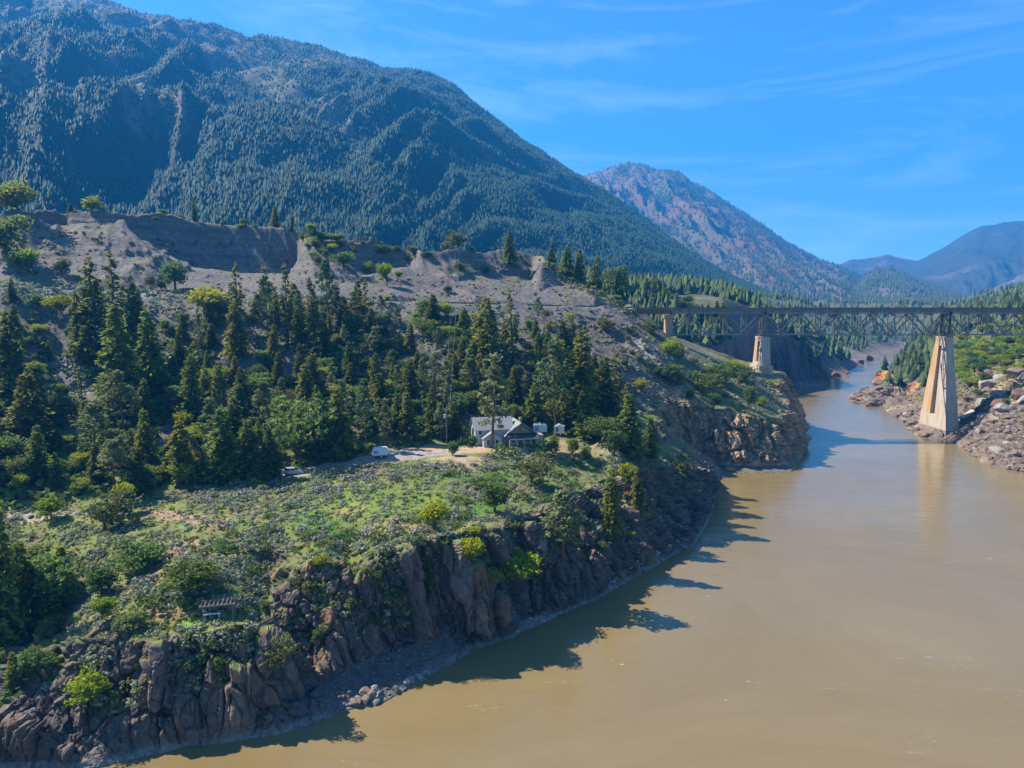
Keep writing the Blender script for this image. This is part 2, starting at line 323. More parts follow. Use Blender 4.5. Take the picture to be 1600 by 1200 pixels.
def near_on(P, p):
    best = (1e9, None)
    for a, b in zip(P[:-1], P[1:]):
        a = np.array(a, float); b = np.array(b, float); d = (b-a)[:2]; t = np.clip(np.dot(np.array(p[:2])-a[:2], d)/(d@d), 0, 1); q = a+t*(b-a)
        e = np.hypot(*(q[:2]-np.array(p[:2])))
        if e < best[0]: best = (e, q)
    return best[1]
def brow(toe, lip, k=0.42, h=0.72, skip=()):
    for i in range(len(lip)-1):
        for t in (0.0, 0.5):
            p = np.array(lip[i], float)*(1-t)+np.array(lip[i+1], float)*t
            if any(a < p[0] < b for a, b in skip) or p[0] < -14: continue
            q = near_on(toe, p); m = q+k*(p-q); LINES.append([(float(m[0]), float(m[1]), float(q[2]+h*(p[2]-q[2])))])

pts, edges = [], []
for Ln in LINES:
    i0 = len(pts); pts += Ln; edges += [(i0+i, i0+i+1) for i in range(len(Ln)-1)]
vo, eo, fo, ov, oe, of_ = delaunay_2d_cdt([Vector(p[:2]) for p in pts], edges, [], 0, 1e-4)
zs = []
P2 = np.array([p[:2] for p in pts])
for i, vv in enumerate(vo):
    if ov[i]: zs.append(float(np.mean([pts[k][2] for k in ov[i]])))
    else:     # two survey lines cross: nearest constraint segments
        best = []
        for a, b in edges:
            A = P2[a]; B = P2[b]; d = B-A; t = np.clip(np.dot(np.array(vv)-A, d)/max(1e-9, d@d), 0, 1)
            dist = np.linalg.norm(A+t*d-np.array(vv)); best.append((dist, pts[a][2]*(1-t)+pts[b][2]*t))
        best.sort(); zs.append(0.5*(best[0][1]+best[1][1])); print('crossing', tuple(vv), best[:2])
TV = np.array([(v.x, v.y, z) for v, z in zip(vo, zs)])

A0, A1, NA = -0.86, 0.86, 1150
R0, R1, NR = math.log(30), math.log(1450), 2700
az = np.linspace(A0, A1, NA); lr = np.linspace(R0, R1, NR)
Z = np.full((NA, NR), -7.0, np.float32)
for f in fo:
    if len(f) != 3: continue
    T = TV[list(f)]
    tt = np.linspace(0, 1, 12)[:, None]
    E = np.concatenate([T[i]*(1-tt)+T[(i+1) % 3]*tt for i in range(3)])
    aa = np.arctan2(E[:, 0], E[:, 1]); rr = np.log(np.maximum(5, np.hypot(E[:, 0], E[:, 1])))
    if aa.max()-aa.min() > 3: continue
    i0 = max(0, int((aa.min()-A0)/(A1-A0)*(NA-1))-2); i1 = min(NA, int((aa.max()-A0)/(A1-A0)*(NA-1))+3)
    j0 = max(0, int((rr.min()-R0)/(R1-R0)*(NR-1))-40); j1 = min(NR, int((rr.max()-R0)/(R1-R0)*(NR-1))+4)
    if i0 >= i1 or j0 >= j1: continue
    r = np.exp(lr[j0:j1])[None, :]; x = np.sin(az[i0:i1])[:, None]*r; y = np.cos(az[i0:i1])[:, None]*r
    (x1, y1, z1), (x2, y2, z2), (x3, y3, z3) = T
    D = (y2-y3)*(x1-x3)+(x3-x2)*(y1-y3)
    if abs(D) < 1e-9: continue
    l1 = ((y2-y3)*(x-x3)+(x3-x2)*(y-y3))/D; l2 = ((y3-y1)*(x-x3)+(x1-x3)*(y-y3))/D; l3 = 1-l1-l2
    m = (l1 >= -1e-6) & (l2 >= -1e-6) & (l3 >= -1e-6)
    zz = l1*z1+l2*z2+l3*z3
    sub = Z[i0:i1, j0:j1]; sub[m] = zz[m]
Z = blur(Z, 5, 0); Z = blur(Z, 10, 1)
RR = np.exp(lr)[None, :].astype(np.float32)
X = (np.sin(az)[:, None]*RR).astype(np.float32); Y = (np.cos(az)[:, None]*RR).astype(np.float32)

Z = np.where((Z < 0.08) & (Z > -1), Z-0.9, Z)
def seg_dist(x, y, P):
    """distance to a polyline in plan"""
    d = np.full(np.shape(x), 1e9, np.float32)
    for (ax, ay, _), (bx, by, _) in zip(P[:-1], P[1:]):
        vx, vy = bx-ax, by-ay; t = np.clip(((x-ax)*vx+(y-ay)*vy)/(vx*vx+vy*vy), 0, 1)
        d = np.minimum(d, np.hypot(x-ax-t*vx, y-ay-t*vy))
    return d
dled = seg_dist(X, Y, LEDGE)
on_ledge = 1-sstep(3.5, 8, dled)
dzr = np.gradient(Z, axis=1)/(RR*(lr[1]-lr[0])); dza = np.gradient(Z, axis=0)/(RR*(az[1]-az[0]))
SL = np.sqrt(dzr**2+dza**2)
bench = sstep(13.5, 15.5, Z)*(1-sstep(20.5, 23, Z))*(1-sstep(0.2, 0.4, SL))*(Y < 215)
amp = np.clip(Z/6, 0, 1)*(1-on_ledge)
n1 = fbm(X/34, Y/34, o=4); n2 = fbm(X/7, Y/7, o=3)
rib = ridged((X+0.75*Y)/24+fbm(X/40, Y/40, o=2)*0.8, Y/70, o=3)           # ribs and gullies running down the scarps
upper = sstep(24, 34, Z)*(Y < 330)*(X < 60)
Z = Z + amp*((1-bench)*(1.7*n1+0.45*n2) + bench*0.35*n2) + upper*(1-on_ledge)*sstep(0.3, 0.55, SL)*(3.2*(rib-0.25)+1.1*ridged((X+0.75*Y)/8.5+n1, Y/30, o=2))
far = sstep(330, 520, Y); Z = Z+far*np.clip(Z/10, 0, 1)*(5*fbm(X/90, Y/90, o=4)-1)
# the eroded draw (a scree chute) on the left slope, and the dark ravine at the far left
def dent(u0, v0, Y0, u1, v1, Y1, wid, dep):
    global Z
    a = PY(u0, v0, Y0); b = PY(u1, v1, Y1); d = seg_dist(X, Y, [a, b]); Z = Z-dep*np.exp(-(d/wid)**2)*amp
dent(60, 500, 205, 140, 640, 170, 5, 2.5); dent(620, 480, 245, 720, 600, 205, 5, 2.5); dent(-60, 520, 190, 60, 700, 150, 8, 3)
dent(425, 900, 106, 415, 1000, 92, 3.0, 3.0); dent(552, 860, 108, 550, 960, 98, 2.6, 2.0); dent(712, 850, 115, 705, 900, 109, 2.2, 1.4)
# strata knob on the scarp crest
kx, ky, kz = PY(852, 425, 303); Z = Z+3.0*np.exp(-(((X-kx)/4.5)**2+((Y-ky)/4.0)**2))*(1-on_ledge)

def ground_z(x, y):
    a = np.arctan2(x, y); r = np.log(np.hypot(x, y))
    i = np.clip((a-A0)/(A1-A0)*(NA-1), 0, NA-1.001); j = np.clip((r-R0)/(R1-R0)*(NR-1), 0, NR-1.001)
    i0 = np.floor(i).astype(int); j0 = np.floor(j).astype(int); fi = i-i0; fj = j-j0
    return (Z[i0, j0]*(1-fi)+Z[i0+1, j0]*fi)*(1-fj)+(Z[i0, j0+1]*(1-fi)+Z[i0+1, j0+1]*fi)*fj
_ty = np.exp(np.linspace(math.log(45), math.log(1350), 2600))
def hit(u, v):
    """first ground point seen through a pixel of the photograph"""
    dx, dy, dz = ray(u, v); x = dx/dy*_ty; z = CAM_Z+dz/dy*_ty
    g = np.maximum(ground_z(x, _ty), 0.0); k = np.argmax(z <= g)
    if z[k] > g[k]: return None
    return (float(x[k]), float(_ty[k]), float(g[k]))

# level pads: parking, house yard and the track
def pad(u, v, rx, ry, soft=4, zz=None):
    global Z
    p = hit(u, v); z0 = p[2] if zz is None else zz
    d = np.sqrt(((X-p[0])/rx)**2+((Y-p[1])/ry)**2); k = 1-sstep(1.0, 1.0+soft/min(rx, ry), d)
    Z = Z*(1-k)+z0*k; return (p[0], p[1], z0)
HOUSE = pad(782, 692, 12, 7.5, 3)
pad(650, 705, 11, 5, 3)

# ---- mesh sheet, rows placed where the relief is steep
dr = np.diff(np.exp(lr))[None, :]; dz = np.diff(Z, axis=1); rm = RR[:, 1:]
metric = (np.sqrt(dr**2*0.35+(3.6*dz)**2)/rm + 0.15*dr/rm)*np.where(Z[:, 1:] < -2, 0.12, 1)*np.where(rm > 340, 0.55, 1)
metric = blur(blur(metric, 40, 0), 25, 1)
cum = np.concatenate([np.zeros((NA, 1)), np.cumsum(metric, axis=1)], axis=1); cum /= cum[:, -1:]
NROW = 730; tgt = np.linspace(0, 1, NROW)
LR = np.empty((NA, NROW)); ZZ = np.empty((NA, NROW))
for i in range(NA):
    LR[i] = np.interp(tgt, cum[i], lr); ZZ[i] = np.interp(LR[i], lr, Z[i])
Rm = np.exp(LR); PX = np.sin(az)[:, None]*Rm; PYy = np.cos(az)[:, None]*Rm; PZz = ZZ.copy()
def grid_normals(x, y, z):
    dxi, dyi, dzi = np.gradient(x, axis=0), np.gradient(y, axis=0), np.gradient(z, axis=0)
    dxj, dyj, dzj = np.gradient(x, axis=1), np.gradient(y, axis=1), np.gradient(z, axis=1)
    nx = dyi*dzj-dzi*dyj; ny = dzi*dxj-dxi*dzj; nz_ = dxi*dyj-dyi*dxj
    l = np.sqrt(nx*nx+ny*ny+nz_*nz_)+1e-9; s = np.sign(nz_+1e-12); return nx/l*s, ny/l*s, np.abs(nz_)/l
nx, ny, nzz = grid_normals(PX, PYy, PZz)
low = (1-sstep(22, 30, PZz)) + sstep(1150, 1160, PX)*0
rocky = (1-sstep(0.62, 0.82, nzz))*np.clip(low, 0, 1)*sstep(-3, 0.5, PZz)*(PYy < 520)
rocky = np.clip(blur(blur(rocky, 2, 0), 3, 1), 0, 1)
def in_poly(x, y, P):
    k = np.zeros(np.shape(x), bool); n = len(P)
    for i in range(n):
        x1, y1 = P[i][:2]; x2, y2 = P[(i+1) % n][:2]
        if y1 == y2: continue
        k ^= ((y1 > y) != (y2 > y)) & (x < (x2-x1)*(y-y1)/(y2-y1)+x1)
    return k
wob = 1.2*fbm(PX/4, PYy/4, o=3)
cliff = in_poly(PX+wob, PYy+wob, SHORE_L[2:7]+TOE[7:]+LIP[2:][::-1]).astype(np.float32)
cliff = np.clip(blur(blur(cliff, 3, 0), 5, 1), 0, 1)
rbank = sstep(126, 134, PX-0.18*(PYy-250))*(PYy < 420)*(PYy > 150)*sstep(-1, 0.5, PZz)*(1-sstep(16, 26, PZz+5*fbm(PX/9, PYy/9, o=2)))
rocky = np.maximum(np.maximum(rocky*(PYy > 60), 0.75*rbank), cliff*sstep(0.97, 0.88, nzz))
# leaning rock columns, clefts and blocks
cl = ridged(PX/6.5, PYy/6.5, PZz/22, o=3); cb = ridged(PX/2.3+3, PYy/2.3, PZz/8, o=3); cf = fbm(PX/1.1, PYy/1.1, PZz/1.8, o=3)
def blocks(x, y, z):
    d1 = np.full(x.shape, 9., np.float32); d2 = d1.copy(); val = np.zeros(x.shape, np.float32); xi = np.floor(x).astype(int); yi = np.floor(y).astype(int); zi = np.floor(z).astype(int)
    for i in (-1, 0, 1):
        for j in (-1, 0, 1):
            for k in (-1, 0, 1):
                h = _perm[_perm[_perm[(xi+i) & 255]+((yi+j) & 255)]+((zi+k) & 255)]; gg = _g[h]
                d = np.sqrt((xi+i+0.5+gg[..., 0]*.45-x)**2+(yi+j+0.5+gg[..., 1]*.45-y)**2+(zi+k+0.5+gg[..., 2]*.45-z)**2)
                c_ = d < d1; d2 = np.where(c_, d1, np.minimum(d2, d)); val = np.where(c_, h/255., val); d1 = np.where(c_, d, d1)
    return val, d2-d1
rkm = rocky > 0.03; wx = PX[rkm]; wy = PYy[rkm]; wz = PZz[rkm]; wq = fbm(wx/5, wy/5, wz/9, o=3)
v1, e1 = blocks(wx/2.7+wq*.35+wz*0.05, wy/2.7+wq*.35, wz/60+wq*.3); v3, e3 = blocks(wx/.62+wq, wy/.62+wq, wz/2.6-wq); v2, e2 = blocks(wx/1.3+wq*.6+wz*.06, wy/1.3-wq*.6+wz*0.03, wz/15+wq)
BLK = np.zeros_like(PX); BLK[rkm] = 2.6*(v1-0.5)-1.0*(1-sstep(0, 0.12, e1))+1.1*(v2-0.5)-0.35*(1-sstep(0, 0.15, e2))+0.45*(v3-0.5)
TONE = np.zeros_like(PX); TONE[rkm] = 0.5*(v1-0.5)+0.5*(v2-0.5)
bulk = fbm(PX/14, PYy/14, PZz/14, o=2)
big_rib = ridged(PX/11+0.2*PZz/10, PYy/11, PZz/60, o=2)
disp = (0.72+0.28*sstep(-20, 0, PX))*rocky*(1.0*bulk+0.5*cl+2.3*(big_rib-0.2)+0.4*cb+0.3*cf+1.1*BLK)*np.clip((PZz+0.5)/3, 0.15, 1)
hn = np.sqrt(nx*nx+ny*ny)+1e-6
PX += nx*disp; PYy += ny*disp; PZz += np.maximum(nzz, 0.12)*disp*0.6
fine = (1-rocky)*np.clip(PZz/3, 0, 1)*(1-0*PX)
PZz += fine*0.16*fbm(PX/1.3, PYy/1.3, o=3)*(PYy < 340)
nx, ny, nzz = grid_normals(PX, PYy, PZz)

# ---- ground colours (soil, rock and grass as they are)
def C(*c): return np.array(c, np.float32)
fl = (PX*0+1)[..., None]
a1 = fbm(PX/22, PYy/22, o=4)[..., None]; a2 = fbm(PX/5, PYy/5, o=4)[..., None]; a3 = fbm(PX/1.4, PYy/1.4, PZz/1.4, o=3)[..., None]
col = fl*C(0.125, 0.112, 0.108)                                        # grey gravel
col = col*(1+0.35*a2+0.45*a3)
def mixc(m, c):
    global col
    if m.ndim == 2: m = m[..., None]
    col = col*(1-m)+np.asarray(c, np.float32)*m
leftbank = (PX < 60+0*PX)
scrub = sstep(-0.10, 0.25, a1[..., 0]+0.6*a2[..., 0])*sstep(0.55, 0.8, nzz)
mixc(scrub*0.75, C(0.115, 0.115, 0.06)*(1+0.5*a3))
# duff under the wooded slope
woods = sstep(21, 25, PZz)*(1-sstep(44, 54, PZz+6*a1[..., 0]))*(PYy < 260)*(PX < 40)
mixc(woods*0.45*sstep(-0.5, 0.1, a2[..., 0]), C(0.085, 0.07, 0.045)*(1+0.5*a3))
bn = sstep(5.5, 8.5, PZz)*(1-sstep(20.5, 24, PZz))*sstep(0.70, 0.86, nzz)*(PYy < 225)*(PX < 90)
mixc(bn, C(0.165, 0.140, 0.068)*(1+0.35*a2+0.4*a3))
g = bn*sstep(-0.30, 0.10, a2[..., 0]+0.3*a1[..., 0])
mixc(g*0.85, C(0.115, 0.155, 0.03)*(1+0.5*a3))
hd = sstep(9, 12, PZz)*(1-sstep(30, 40, PZz))*sstep(0.6, 0.8, nzz)*(PYy > 225)*(PYy < 330)*(PX > 55)*(PX < 130)
mixc(hd*0.8, C(0.14, 0.15, 0.06)*(1+0.5*a2+0.4*a3))
def zone(u, v, rx, ry, c, k=1.0, edge=0.5):
    p = hit(u, v)
    if p is None: print('no ground at', u, v); return
    d = np.sqrt(((PX-p[0])/rx)**2+((PYy-p[1])/ry)**2)+0.45*a2[..., 0]
    mixc((1-sstep(1-edge, 1+edge*0.3, d))*k, C(*c)*(1+0.3*a3))
farw = sstep(300, 360, PYy+15*a1[..., 0])*sstep(0.5, 0.8, nzz)*sstep(6, 14, PZz)
mixc(farw*0.85, C(0.075, 0.085, 0.04)*(1+0.4*a2))
zone(1150, 470, 34, 22, (0.27, 0.23, 0.15), 0.9); zone(1080, 470, 30, 14, (0.2, 0.2, 0.09), 0.6)
# rocks
rk = 1-sstep(0.60, 0.74, nzz+0.10*a3[..., 0]); rk *= np.where(PZz > 26, np.where(PYy > 330, 1, 0.0), 1)
near_rock = C(0.105, 0.078, 0.068)*(1+0.5*a1+0.35*a2+0.5*a3); brownish = sstep(0.05, 0.4, a1+0.5*a3)
orst = sstep(0.22, 0.42, fbm(PX/6+4, PYy/6, PZz/9, o=3))[..., None]; near_rock = near_rock*(1-orst*0.6)+C(0.22, 0.115, 0.05)*orst*0.6; near_rock = near_rock*(1-brownish*0.6)+C(0.17, 0.10, 0.06)*brownish*0.6
tan_rock = C(0.33, 0.21, 0.125)*(1+0.5*a2+0.45*a3); orange = sstep(0.1, 0.4, a2)
tan_rock = tan_rock*(1-orange*0.5)+C(0.34, 0.16, 0.07)*orange*0.5
grey_rock = C(0.165, 0.125, 0.095)*(1+0.4*a2+0.5*a3); pale = sstep(0.15, 0.4, a1); grey_rock = grey_rock*(1-pale*0.6)+C(0.36, 0.29, 0.22)*pale*0.6
is_h2 = (sstep(205, 214, PYy)*(PX > 40)*(PX < 138))[..., None]*(PYy < 330)[..., None]; is_r = (sstep(126, 134, PX-0.18*(PYy-250)))[..., None]*(PYy < 420)[..., None]
H3c = C(0.13, 0.10, 0.095)*(1+0.5*a2+0.4*a3); is_h3 = (PYy > 330)[..., None]
rc = near_rock*(1-is_h2)+tan_rock*is_h2; rc = rc*(1-is_h3)+H3c*is_h3; rc = rc*(1-is_r)+grey_rock*is_r
rc = rc*(1+0.9*TONE[..., None]); rk = np.maximum(rk, cliff*sstep(0.93, 0.86, nzz+0.06*a2[..., 0])); mixc(rk, rc)
# right bank shelves of bare rock by the water
shelf = is_r[..., 0]*(1-sstep(9, 15, PZz+3*a2[..., 0]))
mixc(shelf*0.85, grey_rock)
far_sh = (PYy > 400)*(1-sstep(2, 5, PZz+2*a2[..., 0])); mixc(far_sh*0.8, C(0.19, 0.14, 0.12)*(1+0.5*a3))
zone(1380, 590, 7, 12, (0.42, 0.19, 0.05), 0.95, 0.3); zone(1432, 605, 10, 9, (0.36, 0.2, 0.11), 0.8); zone(1575, 600, 7, 16, (0.38, 0.26, 0.16), 0.8)
zone(1560, 640, 12, 9, (0.34, 0.28, 0.22), 0.6)
# talus under the near cliff and the washed pale line at the water
tal = (PX > -30)*(PX < 8)*(1-sstep(2.6, 4.6, PZz+1.2*a2[..., 0]))*(PYy < 135)*sstep(0.3, 0.6, nzz)
mixc(tal*0.8, C(0.075, 0.075, 0.08)*(1+0.6*a3))
wl = (1-sstep(0.55, 1.0, PZz+0.5*a2[..., 0]+0.5*a3[..., 0]))*(PYy < 200); mixc(wl*0.6, C(0.22, 0.21, 0.19)*(1+0.4*a3))
# yard, drive, trails, lush grass
G = (0.26, 0.23, 0.20)
for q in [(600, 718, 9, 3.2), (560, 722, 9, 2.8), (520, 728, 9, 2.6), (480, 736, 9, 2.6), (440, 744, 9, 2.4), (650, 706, 13, 6), (690, 706, 9, 5), (640, 700, 10, 4)]: zone(*q, G, 0.95, 0.3)
for q in [(735, 704, 9, 3), (800, 702, 13, 4), (850, 694, 8, 6), (715, 716, 8, 2.2), (700, 723, 9, 1.6), (755, 700, 8, 4), (690, 702, 5, 3)]: zone(*q, (0.34, 0.25, 0.155), 0.95, 0.35)
zone(730, 728, 3.5, 3, (0.33, 0.25, 0.16), 0.8); zone(740, 745, 2.5, 6, (0.26, 0.19, 0.11), 0.6)
for q in [(285, 808, 5.5, 1.8), (250, 803, 5, 1.4), (320, 815, 4, 1.3), (345, 820, 3, 1), (290, 858, 4, 3), (300, 870, 2.5, 3), (280, 880, 3, 2)]: zone(*q, (0.28, 0.19, 0.12), 0.9, 0.4)
for q in [(60, 808, 7, 1.6), (100, 803, 6, 1.2), (30, 812, 6, 1.5)]: zone(*q, (0.30, 0.25, 0.19), 0.95, 0.35)
zone(265, 960, 3.6, 2.4, (0.30, 0.19, 0.08), 0.9); zone(230, 905, 3, 4, (0.24, 0.17, 0.09), 0.7); zone(150, 905, 2.4, 5, (0.24, 0.22, 0.10), 0.6)
zone(130, 815, 4, 2, (0.22, 0.22, 0.05), 0.9); zone(305, 975, 3, 2, (0.12, 0.24, 0.03), 0.85); zone(285, 822, 1.4, 1.2, (0.10, 0.24, 0.03), 0.9)
for q in [(590, 780, 9, 6), (560, 775, 7, 5), (640, 790, 8, 6), (530, 780, 5, 6), (680, 780, 7, 5), (600, 765, 9, 3), (570, 800, 7, 6)]: zone(*q, (0.125, 0.175, 0.03), 0.85, 0.5)
for q in [(480, 810, 4, 5), (500, 825, 4, 5), (515, 850, 3, 6), (730, 800, 5, 4), (760, 790, 5, 3), (710, 745, 6, 2), (775, 745, 5, 3)]: zone(*q, (0.07, 0.16, 0.02), 0.9, 0.5)
for q in [(635, 815, 4, 3), (650, 825, 3, 2.5), (590, 825, 5, 2), (545, 800, 3, 4)]: zone(*q, (0.27, 0.21, 0.07), 0.7, 0.5)
zone(940, 700, 7, 4, (0.25, 0.21, 0.13), 0.6); zone(960, 715, 6, 4, (0.2, 0.19, 0.1), 0.6)
zone(930, 440, 16, 8, (0.16, 0.2, 0.06), 0.8); zone(905, 437, 8, 5, (0.17, 0.21, 0.06), 0.8); zone(955, 470, 8, 8, (0.16, 0.2, 0.07), 0.8)
zone(640, 540, 3, 14, (0.19, 0.175, 0.17), 0.7); zone(690, 600, 2, 10, (0.19, 0.175, 0.17), 0.6); zone(110, 560, 5, 12, (0.19, 0.175, 0.17), 0.8); zone(130, 610, 4, 8, (0.19, 0.175, 0.17), 0.7)
zone(1010, 545, 5, 8, (0.25, 0.23, 0.22), 0.7); zone(985, 640, 3, 7, (0.34, 0.3, 0.3), 0.6)
zone(90, 370, 9, 10, (0.19, 0.155, 0.11), 0.8); zone(130, 380, 7, 10, (0.18, 0.155, 0.11), 0.6)
# darker soil band under the plateau edge
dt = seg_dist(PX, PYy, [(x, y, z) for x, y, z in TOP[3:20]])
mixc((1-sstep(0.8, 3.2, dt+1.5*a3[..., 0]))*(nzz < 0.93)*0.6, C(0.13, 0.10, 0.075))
lay = fbm(PZz/0.9+0.4*a1[..., 0], PX/70, PYy/70, o=3); lm = sstep(52, 58, PZz)*(1-sstep(0.80, 0.90, nzz))*(PYy < 345)
col = col*(1+0.55*(lay*lm)[..., None])
col = np.clip(col, 0.012, 0.7)
keep = (PZz[:-1, :-1] > -1.6) | (PZz[1:, :-1] > -1.6) | (PZz[:-1, 1:] > -1.6) | (PZz[1:, 1:] > -1.6)
idx = np.arange(NA*NROW).reshape(NA, NROW)
def sheet_mesh(name, sel, mat):
    k = keep & sel
    q = np.stack([idx[:-1, :-1][k], idx[1:, :-1][k], idx[1:, 1:][k], idx[:-1, 1:][k]], axis=1)
    used, inv = np.unique(q, return_inverse=True); q = inv.reshape(-1, 4)
    V = np.stack([PX.ravel()[used], PYy.ravel()[used], PZz.ravel()[used]], axis=1)
    me = np_mesh(name, V, q, [mat], True, col=col.reshape(-1, 3)[used]); me.polygons.foreach_set('use_smooth', (rocky[:-1, :-1][k] < 0.35)); return me
xc = PX[:-1, :-1]; yc = PYy[:-1, :-1]
river_x = np.interp(yc, [0, 60, 110, 160, 210, 255, 300, 340, 420, 470, 560, 640, 740, 830, 925], [60, 80, 75, 130, 135, 145, 150, 175, 215, 240, 280, 340, 410, 500, 700])
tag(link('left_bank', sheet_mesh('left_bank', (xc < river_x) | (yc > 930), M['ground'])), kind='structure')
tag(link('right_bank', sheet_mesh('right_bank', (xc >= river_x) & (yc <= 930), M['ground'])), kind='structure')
#__STAGE2__

# ------------------------------------------------------------------ water
def water_mat():
    m, n, b = base_mat('silty_water', 0.12, 0.5); b.inputs['IOR'].default_value = 1.42
    g = n.nodes.new('ShaderNodeTexCoord'); vec = g.outputs['Object']
    t = noise_node(n, 0.012, 5, 0.6, vec); t.inputs['Distortion'].default_value = 1.8
    r = n.nodes.new('ShaderNodeValToRGB'); r.color_ramp.elements[0].position = 0.35; r.color_ramp.elements[1].position = 0.7
    r.color_ramp.elements[0].color = (0.165, 0.120, 0.050, 1); r.color_ramp.elements[1].color = (0.205, 0.155, 0.073, 1)
    n.links.new(t.outputs['Fac'], r.inputs['Fac'])
    # foam flecks, only where eddies turn
    mpf = n.nodes.new('ShaderNodeMapping'); mpf.inputs['Rotation'].default_value = (0, 0, 0.4); mpf.inputs['Scale'].default_value = (0.5, 1.4, 1); n.links.new(vec, mpf.inputs['Vector'])
    e1 = noise_node(n, 0.045, 3, 0.5, mpf.outputs['Vector']); e1.inputs['Distortion'].default_value = 2.5
    e2 = noise_node(n, 1.4, 5, 0.75, mpf.outputs['Vector'])
    c1 = n.nodes.new('ShaderNodeMapRange'); c1.inputs['From Min'].default_value = 0.63; c1.inputs['From Max'].default_value = 0.71; n.links.new(e1.outputs['Fac'], c1.inputs['Value'])
    c2 = n.nodes.new('ShaderNodeMapRange'); c2.inputs['From Min'].default_value = 0.57; c2.inputs['From Max'].default_value = 0.68; n.links.new(e2.outputs['Fac'], c2.inputs['Value'])
    mu = n.nodes.new('ShaderNodeMath'); mu.operation = 'MULTIPLY'; n.links.new(c1.outputs[0], mu.inputs[0]); n.links.new(c2.outputs[0], mu.inputs[1])
    mf = n.nodes.new('ShaderNodeMixRGB'); mf.inputs['Color2'].default_value = (0.55, 0.52, 0.45, 1)
    n.links.new(mu.outputs[0], mf.inputs['Fac']); n.links.new(r.outputs['Color'], mf.inputs['Color1']); n.links.new(mf.outputs['Color'], b.inputs['Base Color'])
    # calmer and rougher reaches
    t2 = noise_node(n, 0.02, 3, 0.5, mpf.outputs['Vector']); mr = n.nodes.new('ShaderNodeMapRange'); mr.inputs['From Min'].default_value = 0.35; mr.inputs['From Max'].default_value = 0.65
    mr.inputs['To Min'].default_value = 0.06; mr.inputs['To Max'].default_value = 0.2; n.links.new(t2.outputs['Fac'], mr.inputs['Value']); n.links.new(mr.outputs[0], b.inputs['Roughness'])
    prev = None
    for sc, d in ((0.06, 0.5), (0.22, 0.22), (0.8, 0.09), (3.0, 0.03)):
        bp = n.nodes.new('ShaderNodeBump'); bp.inputs['Distance'].default_value = d; bp.inputs['Strength'].default_value = 0.55
        tt = noise_node(n, sc, 3, 0.55, mpf.outputs['Vector']); n.links.new(tt.outputs['Fac'], bp.inputs['Height'])
        if prev: n.links.new(prev, bp.inputs['Normal'])
        prev = bp.outputs['Normal']
    n.links.new(prev, b.inputs['Normal'])
    return m
M['water'] = water_mat()
wv = [(-900, -600, 0), (1400, -600, 0), (1400, 1250, 0), (-900, 1250, 0)]
tag(link('river_water', np_mesh('river_water', wv, [(0, 1, 2, 3)], [M['water']])), kind='structure')

# ------------------------------------------------------------------ mountains
def mountain(name, sil, base_v, base_Y, ncol, nrow, palette, gul=0.10, gscale=260., skew=0.7, a_pad=0.12, noise_id=0, back=0.5, power=1.1):
    """sil: (u, v, distance) along the skyline. Front face from the foot to the skyline and a back face."""
    s = [PY(u, v, D) for u, v, D in sil]
    sa = np.array([math.atan2(x, y) for x, y, z in s]); sr = np.array([math.hypot(x, y) for x, y, z in s]); szz = np.array([z for x, y, z in s])
    aa = np.linspace(sa[0], sa[-1], ncol)
    def sm(arr):
        f = np.interp(aa, sa, arr); k = max(1, ncol//90)
        return np.convolve(np.pad(f, k, mode='edge'), np.ones(2*k+1)/(2*k+1), 'valid')
    rr_, zr = sm(sr), sm(szz)
    br = np.interp(aa, [b[0] for b in base_Y], [b[1] for b in base_Y]); bz = np.full(ncol, base_v)
    nb = max(4, nrow//6); T = np.concatenate([np.linspace(0, 1, nrow), 1+np.linspace(0.03, back, nb)])
    A, TT = np.meshgrid(aa, T, indexing='ij')
    Rr = br[:, None]+(rr_-br)[:, None]*TT
    zc = bz[:, None]+(zr-bz)[:, None]*np.where(TT <= 1, np.minimum(TT, 1)**power, 1-(TT-1)*0.9)
    H = (zr-bz)[:, None]; x = np.sin(A)*Rr; y = np.cos(A)*Rr
    sc = A*sr.mean()
    wp = fbm(sc/(gscale*2)+noise_id, TT*1.5+noise_id, o=2)
    g1 = ridged((sc+skew*gscale*3*TT)/gscale+wp*0.9+noise_id*3.1, TT*1.7+noise_id, o=4)
    g2 = fbm(x/(gscale*0.5), y/(gscale*0.5), o=4)
    env = np.sin(np.clip(TT, 0, 1)*math.pi*0.92+0.08)**0.7
    z = zc+H*env*gul*(1.0*(g1-0.25)+0.45*g2)+H*0.018*fbm(x/(gscale*0.18)+9, y/(gscale*0.18), o=3)*np.clip(TT*4, 0, 1)
    n0, n1_, nz_ = grid_normals(x, y, z)
    cc, bare = palette(x, y, z, TT, g1, g2, nz_, sc, (z-base_v)/np.maximum(H, 1))
    nc, nr = x.shape; ii = np.arange(nc*nr).reshape(nc, nr)
    q = np.stack([ii[:-1, :-1], ii[1:, :-1], ii[1:, 1:], ii[:-1, 1:]], axis=-1).reshape(-1, 4)
    me = np_mesh(name, np.stack([x, y, z], -1).reshape(-1, 3), q, [M['mountain']], True, col=np.clip(cc, 0.01, 0.6).reshape(-1, 3))
    tag(link(name, me), kind='structure')
    return x, y, z, bare, nrow

